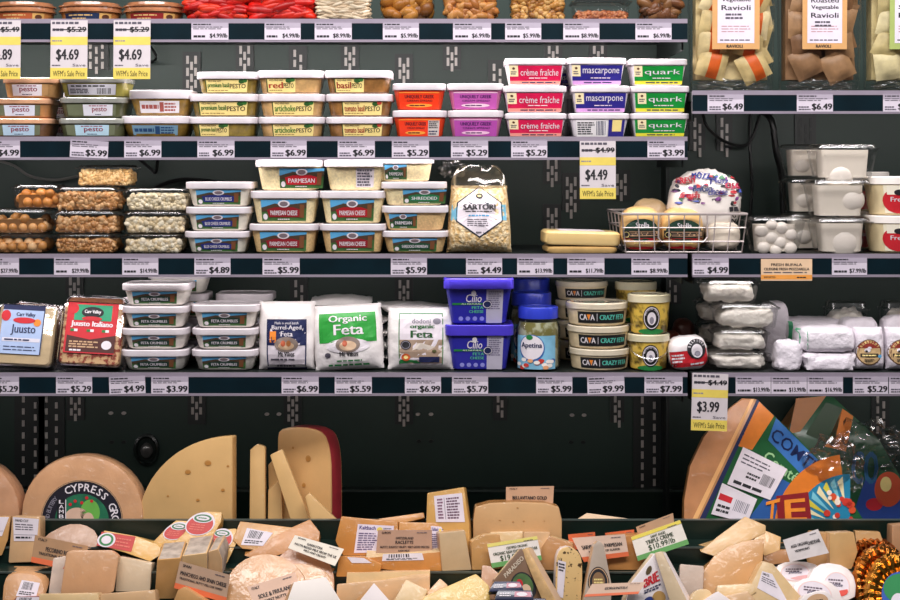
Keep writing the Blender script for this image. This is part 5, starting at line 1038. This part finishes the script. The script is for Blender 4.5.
pc('tallest cheese wedge with red oval label in the heap', [(168, 547), (184, 533), (193, 517), (206, 511), (222, 512), (221, 522), (208, 545), (190, 556)], -.035, 48, 0, .028, SWL, nm='red_label_wedge', labs=(((193, 511), (219, 514), (210, 537), (180, 534), d_redlab),))
pc('cheese wedge with red oval label, rightmost of the four', [(204, 552), (212, 530), (236, 528), (240, 536), (226, 566), (216, 556)], -.05, 45, 0, .025, SWL, nm='red_label_wedge', labs=(((213, 528), (235, 529), (231, 550), (205, 546), d_redlab),))
pc('tall cheese block with grey mottled rind behind the orange footed sign', [(155, 625), (157, 560), (181, 558), (184, 625)], -.112, -8, 3, .07, CHT, RINDG)
pc('grey rinded cheese block set beside the tall one, cut face right', [(180, 600), (182, 556), (207, 553), (208, 600)], -.104, -10, 0, .07, CHM('#e8c898', .05), RINDG)
pc('grey rinded cheese, thin slice at the right of its group', [(207, 590), (208, 552), (218, 549), (222, 560), (222, 590)], -.1, -8, -3, .06, CHP, RINDG)
sign('tan sign card with orange foot, in front of the grey rinded cheeses', (180, 561), (230, 575), (226, 603), (174, 588), -.14, 14, mat('#b0927a', .6), SO, 'SPAIN', (('MANCHEGO AND SPAIN CHEESE', .06, .54, .96, .68), ('TRADITIONAL NUTTY MELLOW SWEET', .06, .38, .9, .46)))
pc('square pinkish cheese block leaning in the front left heap', [(60, 594), (66, 552), (72, 550), (112, 550), (119, 556), (114, 592), (104, 597)], -.135, 16, 4, .03, CHM('#e0b48c', .05, .5), CHP, .004)
pc('white wrapped cheese standing behind the square pinkish block, left', [(48, 595), (53, 558), (66, 556), (62, 595)], -.1, 12, 0, .03, mat('#dcc8b8', .35, .15, 40, .5, coat=.5))
pc('white cheese block right of the square pinkish one', [(115, 592), (118, 556), (152, 563), (150, 592)], -.105, 14, 0, .035, CHM('#ecdcc4', .05, .5))
pc('round pinkish lump of cheese with white sticker, lower left corner', [(2, 606), (4, 580), (12, 573), (34, 574), (43, 582), (44, 606)], -.14, 30, 0, .04, CHM('#d8a878', .1, .6), sm=1, bev=.006, labs=(((22, 580), (40, 583), (36, 598), (16, 596), d_bar),))
pc('small cheese with dark red label at the bottom left', [(6, 625), (16, 597), (40, 596), (38, 625)], -.17, 14, 0, .03, mat('#7a2c20', .4, .2, 20, coat=.4), labs=(((17, 597), (40, 597), (38, 604), (14, 604), d_bar),))
pc('flat pale slab lying under the square pinkish block, left', [(37, 625), (39, 594), (98, 593), (99, 625)], -.19, 14, 0, .03, CHL)
pc('flat pale slab lying under the white block', [(99, 625), (100, 594), (155, 590), (156, 625)], -.185, 14, 0, .03, CHP)
pc('small rough wedge in front of the orange footed sign', [(170, 622), (178, 590), (184, 587), (212, 605), (212, 622)], -.175, 14, 0, .03, CHM('#dcae74', .12, .4))
pc('cheese wedge with barcode label below the cheese sticks', [(232, 540), (240, 521), (300, 528), (318, 545), (270, 552), (242, 549)], -.025, 40, 0, .03, CHM('#e2b070', .08, .6), labs=(((247, 528), (273, 533), (263, 546), (241, 545), d_bar),))
pc('brown orange cheese wedge lying under the cream sign', [(244, 556), (276, 534), (310, 519), (320, 532), (319, 542), (290, 552), (262, 560)], -.05, 42, 0, .025, CHM('#d89c5c', .12, .5), RIND)
HW = CHM('#dcae7c', .12, .9, 18, .5)
pc('large shrink wrapped half round cheese, front left of three', [(222, 630)] + [(266 - 41 * math.cos(R(a)), 592 - 38 * math.sin(R(a))) for a in range(0, 181, 12)] + [(307, 630)], -.15, 32, 0, .022, HW, CHM('#c08a58'), .005)
pc('large shrink wrapped half round cheese, rear of three', [(262, 600)] + [(302 - 32 * math.cos(R(a)), 582 - 36 * math.sin(R(a))) for a in range(0, 181, 12)] + [(334, 600)], -.1, 32, 0, .018, CHM('#c8946c', .12, .8, 18, .4), RIND, .004)
pc('large shrink wrapped half round cheese, right of three', [(272, 610)] + [(300 - 34 * math.cos(R(a)), 590 - 27 * math.sin(R(a))) for a in range(0, 181, 12)] + [(334, 610)], -.125, 32, 0, .018, CHM('#e0b688', .1, .9, 18, .5), CHT, .004)
sign('cream sign card slanting above the half round cheeses', (295, 535), (344, 549), (335, 566), (288, 548), -.115, 24, SGW, None, 'SPAIN', (('GARROTXA', .3, .6, .62, .74), ('PASTEURIZED MILK FROM THE US', .08, .38, .94, .52), ('MILD AND CREAMY', .3, .18, .76, .3)))
sign('pinkish sign card lying on the front half round cheese', (247, 587), (295, 572), (305, 600), (256, 616), -.18, 30, mat('#d8b49c', .6), None, 'ITALY', (('SOLE & FRIULANO', .16, .5, .86, .64), ('SWEET NUTTY', .24, .32, .7, .42)))
pc('white paper wrapped cheese in front of the pinkish sign', [(283, 630), (294, 582), (326, 577), (344, 606), (346, 630)], -.21, 20, 14, .035, mat('#f0e8e0', .6, .04, 15), CHT)
def d_raclab(L):
    L.rect(0, 0, 1, 1, mat('#e4d8e4', .5), 1); L.text('Kaltbach', .06, .82, .5, .95, mat('#4a3a7a', .5), 2, .03); L.ell(.62, .84, .08, .09, YELLOW, 2); L.lines(.72, .8, .95, .92, 2, FINE, 2, 4); L.lines(.06, .08, .62, .72, 8, mat('#6a5a80', .5), 2, 6)
pc('thick orange cheese block with purple printed label behind the middle tan sign', [(335, 541), (341, 516), (360, 518), (398, 521), (398, 556), (343, 556)], -.035, 16, -6, .035, CHO, labs=(((358, 524), (394, 526), (392, 552), (354, 553), d_raclab),))
pc('orange cheese block to the right behind the middle tan sign', [(398, 556), (399, 522), (469, 523), (470, 556)], -.03, 18, 4, .03, CHM('#e0a458'), RIND, labs=(((431, 526), (446, 527), (444, 552), (430, 552), d_raclab),))
pc('orange cheese sliver lying on top at the back, before the deck lip', [(376, 519), (424, 512), (425, 518), (400, 524)], .0, 40, 0, .012, CHM('#dca050'))
pc('upright cheese block with large white printed label', [(425, 556), (427, 493), (464, 487), (469, 523), (470, 556)], -.012, 12, -8, .03, CHM('#e8bc70'), labs=(((434, 496), (462, 493), (465, 522), (436, 522), lambda L: (L.rect(0, 0, 1, 1, mat('#e6dce6', .5), 1), L.lines(.1, .1, .3, .9, 7, mat('#7a4a6a', .5), 2, 3), L.lines(.42, .1, .9, .9, 8, mat('#6a4a60', .5), 2, 4), L.rect(.34, .1, .36, .9, GREY, 2))),))
sign('square tan sign card in the middle of the heap', (378, 530), (432, 530), (432, 553), (376, 553), -.072, 12, mat('#b8927a', .6), None, 'EUROPE', (('SWITZERLAND', .34, .6, .66, .7), ('RACLETTE', .34, .4, .66, .54), ('NUTTY, SLIGHTLY FRUITY, VERY GOOD MELTED', .07, .2, .95, .31), ('RAW MILK', .4, .06, .6, .14)))
pc('white rinded block standing right of the middle tan sign', [(442, 572), (439, 533), (465, 530), (472, 572)], -.1, 10, 8, .04, CHM('#dcc6a4', .06, .3), CHT)
pc('thick orange slab lying lower left below the purple label', [(336, 577), (339, 556), (364, 556), (382, 564), (380, 573), (345, 577)], -.082, 14, 0, .04, CHO, labs=(((347, 557), (364, 558), (372, 563), (352, 563), lambda L: L.rect(0, 0, 1, 1, PAPER, 1)),))
pc('long orange slab with white label along its top edge', [(366, 558), (440, 552), (443, 572), (400, 572), (372, 568)], -.096, 14, 0, .045, CHM('#dc9a50', .1, .6), CHL, labs=(((383, 554), (422, 553), (424, 560), (382, 561), d_bar),))
pc('pale flat slab under the long orange one, upper', [(346, 588), (347, 573), (430, 571), (430, 588)], -.115, 14, 0, .03, CHL, CHP)
pc('pale flat slab under the long orange one, lower', [(336, 606), (337, 584), (384, 580), (430, 576), (430, 600), (380, 606)], -.14, 16, 4, .03, CHP)
pc('white paper wrapped small cheese in front of the pale flat slabs', [(350, 625), (374, 583), (396, 608), (398, 625)], -.2, 24, 10, .03, PAPW, CHT)
pc('pale wedge lying beside the small paper wrapped cheese', [(388, 622), (406, 579), (428, 590), (418, 622)], -.19, 28, 0, .025, CHL)
pc('pale wedge tucked between the flat slabs and the yellow block', [(420, 600), (440, 578), (448, 585), (440, 606)], -.16, 28, 0, .025, CHP)
pc('big buttery yellow block at the bottom centre', [(416, 622), (424, 596), (476, 573), (489, 585), (492, 622)], -.2, 30, 0, .05, CHY, None, .004)
T, g = pc('big pale half wheel standing on the step under the small tan sign', [(473, 548), (473, 520), (475, 507), (490, 503), (516, 502), (545, 503), (559, 507), (562, 520), (562, 548)], -.012, 8, 0, .06, CHM('#e6c090', .06, .5, 14), RIND, .003)
lab(T, g, (473, 502), (562, 502), (562, 540), (473, 540), d_hole_shade(((.3, .52, .012), (.45, .48, .012), (.57, .5, .012), (.5, .85, .012), (.8, .5, .008))), 'hole_shade')
sign('small tan sign card standing on top of the big pale half wheel', (506, 487), (554, 486), (553, 504), (506, 503), .01, 8, mat('#c8a080', .6), None, 'ITALY', (('BELLAVITANO GOLD', .14, .24, .86, .44),))
pc('pale cheese block below the half wheel at its left', [(472, 572), (471, 542), (482, 535), (500, 534), (504, 572)], -.07, 10, 8, .03, CHT, CHL)
pc('pale flat cheese piece tucked under the half wheel', [(488, 560), (490, 532), (523, 531), (524, 560)], -.045, 14, 0, .025, CHL)
pc('cheese block below the half wheel at its right, brown cut side', [(541, 573), (541, 548), (549, 536), (573, 543), (574, 573)], -.08, 12, -10, .035, CHM('#d0a06c', .1, .6), CHL)
pc('pale block between the green footed sign and the right block', [(522, 570), (524, 532), (550, 532), (550, 570)], -.05, 12, 0, .03, CHP)
sign('white sign card with yellow head and green foot below the half wheel', (487, 544), (537, 536), (542, 560), (492, 568), -.105, 12, mat('#efe8e0', .6), mat('#6aa860', .6), None, (('CERTIFIED ORGANIC', .36, .66, .78, .76), ('ORGANIC RAW ENGLISH CHEDDAR', .08, .48, .96, .6)), ('$19.99/lb', .2, .2, .7, .44), 0, mat('#e8dc7a', .6), mat('#44503c', .6))
pc('brown labelled cheese wedge with green picture leaning in the front centre', [(494, 580), (521, 548), (528, 556), (543, 600), (540, 622), (498, 622)], -.17, 16, 8, .02, mat('#7a5c44', .45, .12, 20, coat=.4), CHL, labs=(((500, 573), (521, 551), (528, 560), (506, 583), lambda L: (L.text('PARADISO', .08, .3, .92, .7, mat('#d8c8b0', .5), 2, .03))), ((508, 574), (532, 570), (541, 600), (510, 600), lambda L: (L.ell(.5, .5, .46, .5, INK, 2), L.ell(.5, .55, .38, .4, mat('#4a6a3a', .5, .3, 60), 3), L.ell(.4, .6, .12, .16, RED, 4), L.ell(.6, .4, .16, .16, mat('#d8b898', .5), 4)))))
pc('speckled thin cheese edge standing right of the brown labelled wedge', [(521, 550), (527, 547), (560, 625), (545, 625)], -.19, 14, -20, .03, CHM('#e2c08c', .15, .3, 60), mat('#c8a888', .5))
for i, (nm, pts, c) in enumerate((('dark blue and pink foil cheese pack, top of its pile', [(488, 592), (494, 581), (520, 581), (524, 590)], '#20284c'), ('dark blue and pink foil cheese pack, middle of its pile', [(494, 600), (498, 589), (532, 590), (534, 600)], '#1c2242'), ('dark blue and pink foil cheese pack, bottom of its pile', [(500, 625), (506, 598), (546, 598), (550, 625)], '#2a2448'))):
    pc(nm, pts, -.2 - .012 * i, 34, 0, .018, mat(c, .35, .2, 20, coat=.6), nm='foil_pack', labs=((pts[1], pts[2], pts[3], pts[0], lambda L: (L.rect(.5, .3, .95, .8, mat('#c88a98', .4), 1), L.ell(.7, .55, .15, .2, WHITE, 2), L.lines(.1, .3, .4, .7, 2, WHITE, 2, 3))),))
pc('small pinkish cheese tip beside the brown labelled wedge', [(480, 600), (482, 565), (490, 566), (503, 577), (498, 600)], -.15, 20, 0, .02, CHM('#d8b49c'))
SPK = mat('#e0bc80', .45, .06, 150, .1, 0, 0, '#4a3418', (.6, .64))
T, g = pc('speckled cheese slice with rounded top and small price sticker', [(555, 625), (556, 560), (560, 549), (570, 546), (580, 553), (583, 566), (581, 625)], -.15, 10, 4, .03, SPK, mat('#e6dcd8', .35, .06, 30, coat=.5), .003, 1, labs=(((558, 560), (566, 562), (563, 598), (557, 596), lambda L: (L.rect(0, 0, 1, 1, PAPER, 1), L.lines(.1, .7, .9, .95, 3, INK, 2, 3))),))
pc('narrow triangular cheese wedge with dark oval label, right of the speckled slice', [(583, 622), (586, 585), (594, 545), (599, 540), (604, 545), (612, 585), (612, 622)], -.16, 14, 4, .03, mat('#b8a898', .35, .1, 30, coat=.7), CHP, labs=(((588, 566), (608, 566), (612, 596), (586, 596), lambda L: (L.ell(.5, .5, .46, .48, INK, 1), L.ring(.5, .5, .42, .44, .08, TAN, 2), L.ell(.5, .5, .28, .3, mat('#8a6a4a', .5), 2), L.lines(.3, .4, .7, .6, 2, CREAM, 3, 3))),))
pc('cheese block half hidden behind the orange footed parmesan sign', [(608, 573), (609, 536), (648, 534), (655, 573)], -.06, 8, 0, .035, CHM('#d89c5c', .08))
sign('pinkish sign card with orange foot before the orange topped cards', (572, 538), (625, 534), (629, 556), (584, 562), -.1, 12, mat('#d8bca8', .6), SO, None, (('SARVECCHIO PARMESAN', .1, .5, .9, .66), ('NUTTY FULL OF FLAVOR', .2, .32, .84, .42)))
sign('card with orange head peeking above, left of two', (568, 534.5), (595, 532), (596, 548), (570, 550), -.06, 10, SO)
sign('card with orange head peeking above, right of two', (605, 533), (634, 529.5), (636, 548), (608, 550), -.045, 10, SO)
sign('tan and orange sign card lying flat among the front wedges', (592, 584), (646, 582), (638, 594), (584, 597), -.19, 42, mat('#c8a890', .6), SO, None, (('GORGONZOLA', .3, .5, .72, .7),))
pc('brie wedge with colourful printed wrapper and white side, front right centre', [(624, 622), (632, 582), (655, 553), (662, 560), (672, 600), (674, 622)], -.18, 14, 14, .02, mat('#e4dcdc', .45, .05, 20), CHW, labs=(((640, 574), (656, 556), (672, 606), (634, 612), lambda L: (L.text('BRIE', .25, .55, .85, .75, RED, 3, .05), L.lines(.25, .4, .9, .5, 2, NAVY, 3, 4), L.ell(.5, .88, .16, .08, mat('#5a4a30', .5), 2), L.ell(.7, .22, .2, .14, mat('#b08a50', .5), 2), L.ell(.4, .2, .16, .1, mat('#2c3c80', .5), 2))),))
pc('white rinded side wedge leaning against the printed brie', [(654, 553), (662, 551), (692, 622), (672, 622)], -.19, 14, -18, .03, CHW, PAPW)
sign('white sign card with green foot priced at the right of the centre', (631, 537), (680, 520), (689, 544), (638, 561), -.105, 14, mat('#efe8dc', .6), mat('#6aa860', .6), None, (('SAINT ANGEL', .36, .7, .66, .8), ('TRIPLE CREME', .24, .5, .78, .66)), ('$10.99/lb', .26, .22, .78, .46), 0, mat('#ecd85c', .6), mat('#44503c', .6))
sign('tan sign card peeking from behind the green footed price sign at right', (636, 527), (673, 513), (675, 528), (640, 542), -.06, 12, mat('#c09a78', .6), None, 'FRANCE')
sign('tan paper card lying on the deck lip right of the half wheel', (587, 513), (631, 519), (622, 522), (574, 521), .03, 62, mat('#e0c09c', .6))
pc('paper wrapped cheese tucked right of the printed brie', [(678, 600), (680, 564), (704, 566), (703, 598), (694, 604)], -.12, 16, -8, .03, mat('#c8b4a4', .4, .12, 30, .3, coat=.4))
pc('pale cheese slab leaning at the back, right of the green footed sign', [(700, 552), (718, 536), (745, 516), (766, 525), (766, 533), (716, 557)], -.03, 46, 0, .018, CHM('#ecca94', .05))
pc('cheese chunk lying behind the curved wedge', [(750, 543), (764, 530), (781, 537), (780, 550), (765, 556)], -.04, 36, 0, .03, CHM('#e8c286'), CHO)
T, g = pc('big curved wedge of cheese with frosted patch, right of centre', [(696, 612), (697, 585), (704, 570), (714, 556), (727, 547), (742, 541), (765, 538), (763, 560), (752, 590), (740, 612)], -.12, 26, 0, .03, CHM('#e2b47c', .06, .6, 16), CHM('#d8a870'), .003)
pc('brown cheese chunk behind the paper labelled wedge', [(764, 566), (764, 551), (791, 550), (790, 562)], -.06, 24, 0, .03, CHM('#c09060', .1))
pc('pale wedge faced with white paper label in the front right', [(748, 622), (752, 583), (763, 561), (773, 564), (802, 598), (806, 622)], -.18, 24, 8, .035, CHL, CHM('#f0d098'), labs=(((762, 571), (772, 574), (790, 606), (757, 588), d_info(False)),))
pc('round pale cheese end at the front below the curved wedge, left', [(689, 625), (690, 595), (698, 589), (709, 589), (714, 597), (712, 625)], -.19, 20, 0, .025, CHL, sm=1)
pc('paper faced cheese at the front below the curved wedge', [(700, 625), (704, 600), (718, 591), (734, 602), (734, 625)], -.21, 20, 0, .025, PAPW)
pc('flat pale slab at the front below the curved wedge', [(716, 600), (717, 585), (752, 583), (757, 592), (738, 604)], -.17, 26, 0, .02, CHL)
pc('rounded pale slab low in front below the curved wedge', [(722, 625), (724, 596), (748, 591), (756, 600), (756, 625)], -.2, 20, 0, .025, CHP)
def d_brie(c):
    def f(L): L.ell(.5, .5, .46, .46, mat('#e8c8c4', .5), 1, 26); L.ell(.5, .5, .42, .42, PAPER, 2, 26); L.lines(.2, .5, .75, .72, 2, mat('#5a4a58', .5), 3, 4); L.text('petite', .3, .4, .7, .55, mat('#4a4460', .5), 4, .02, .2); L.ell(.6, .3, .28, .2, mat(c, .5), 3, 18, -150, 20)
    return f
WR = mat('#eae0dc', .35, .06, 30, .3, coat=.6)
pc('white wrapped round cheese, back one of the pink labelled rounds', [(772, 590), (776, 566), (788, 561), (812, 562), (826, 572), (826, 592)], -.1, 34, 0, .025, WR, sm=1, bev=.006, nm='wrapped_round', labs=(((780, 563), (810, 563), (812, 582), (778, 582), d_brie('#d8a0a0')),))
pc('white wrapped round cheese with red label patch, right one of the pink labelled rounds', [(806, 606), (810, 570), (824, 561), (846, 565), (857, 580), (856, 602)], -.13, 32, 0, .025, WR, sm=1, bev=.006, nm='wrapped_round', labs=(((824, 570), (850, 572), (852, 600), (820, 598), d_brie('#d8402c')),))
pc('white wrapped round cheese, front one of the pink labelled rounds', [(790, 625), (792, 585), (806, 577), (828, 580), (842, 592), (843, 625)], -.17, 28, 0, .025, WR, sm=1, bev=.006, nm='wrapped_round', labs=(((798, 578), (830, 582), (836, 606), (794, 602), d_brie('#d87a68')),))
pc('white wrapped cheese with tan patch at the bottom right', [(794, 630), (798, 597), (822, 589), (834, 596), (836, 630)], -.2, 20, 0, .025, WR, sm=1, bev=.004, labs=(((806, 596), (826, 592), (830, 606), (806, 608), lambda L: (L.ell(.5, .5, .5, .5, TAN, 1), L.lines(.2, .4, .8, .6, 1, INK, 2, 3))),))
sign('shiny white sign card slanting before the pale cheese blocks at right', (783, 540), (818, 529), (829, 553), (790, 562), -.12, 18, mat('#dcd4d2', .25, .1, 60), None, None, (('AGED ORGANIC', .14, .56, .6, .68), ('CHEDDAR', .58, .5, .92, .64), ('VERMONT', .2, .34, .6, .44)), None)
pc('pale cheese block just behind the shiny white sign', [(808, 570), (812, 532), (829, 533), (831, 570)], -.06, 8, 0, .03, CHM('#d8ae78'))
pc('square pale cheese block right of the shiny white sign', [(830, 572), (830, 533), (854, 532), (858, 552), (852, 572)], -.065, 8, 6, .03, CHM('#e8c48c', .05), CHP)
pc('pale cheese block standing behind the gold foil rounds', [(858, 566), (855, 531), (880, 532), (884, 544), (884, 566)], -.05, 10, -8, .03, CHM('#dcb680'), CHT)
pc('greyish cheese block at the right edge above the gold foil', [(892, 560), (892, 525), (930, 522), (930, 560)], -.02, 8, 0, .03, CHM('#c8a07c', .12))
# gold foil wrapped rounds
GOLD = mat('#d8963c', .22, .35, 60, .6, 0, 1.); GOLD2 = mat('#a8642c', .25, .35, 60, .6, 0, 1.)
def foil(label, cx, cy, rx, ry, Y, m, draw=None, t=.02, lean=24, yaw=-10):
    f, n = plane(cx, cy + ry, Y, lean, yaw); o = f(cx, cy); ux = (f(cx + 1, cy) - f(cx, cy)).normalized(); uz = n.cross(ux) * -1
    if uz.z < 0: uz = -uz
    rX = (f(cx + rx, cy) - o).length; rZ = (f(cx, cy - ry) - o).length; T = thing('foil_cheese', label, 'foil cheese', o, group='gold foil wrapped cheeses'); N = 60; loops = []; rd = random.Random(int(cx))
    for k, (q, h) in enumerate(((.02, .004), (.3, .0045), (.52, .006), (.66, .005), (.76, .008), (.86, .007), (.94, .003), (1, -.003), (1.0, -t), (.9, -t - .002))):
        lp = []
        for i in range(N):
            a = 2 * math.pi * i / N; pl = (1 if i % 2 else -1) * .0016 * (1 if .4 < q <= 1 else 0) * (.5 + rd.random()); qq = q + (.03 * rd.uniform(-1, 1) if .5 < q < 1.01 else 0)
            lp.append(ux * rX * qq * math.cos(a) + uz * rZ * qq * math.sin(a) + n * (h + pl))
        loops.append(lp)
    mb = MB(); mb.loft(loops, m); q = mb.build('foil', T, smooth=False)
    if draw:
        L = Lab(lambda u, v, h: ux * rX * (u - .5) * 1.1 + uz * rZ * (v - .5) * 1.1 + n * (.0075 + h)); draw(L); L.build('label', T)
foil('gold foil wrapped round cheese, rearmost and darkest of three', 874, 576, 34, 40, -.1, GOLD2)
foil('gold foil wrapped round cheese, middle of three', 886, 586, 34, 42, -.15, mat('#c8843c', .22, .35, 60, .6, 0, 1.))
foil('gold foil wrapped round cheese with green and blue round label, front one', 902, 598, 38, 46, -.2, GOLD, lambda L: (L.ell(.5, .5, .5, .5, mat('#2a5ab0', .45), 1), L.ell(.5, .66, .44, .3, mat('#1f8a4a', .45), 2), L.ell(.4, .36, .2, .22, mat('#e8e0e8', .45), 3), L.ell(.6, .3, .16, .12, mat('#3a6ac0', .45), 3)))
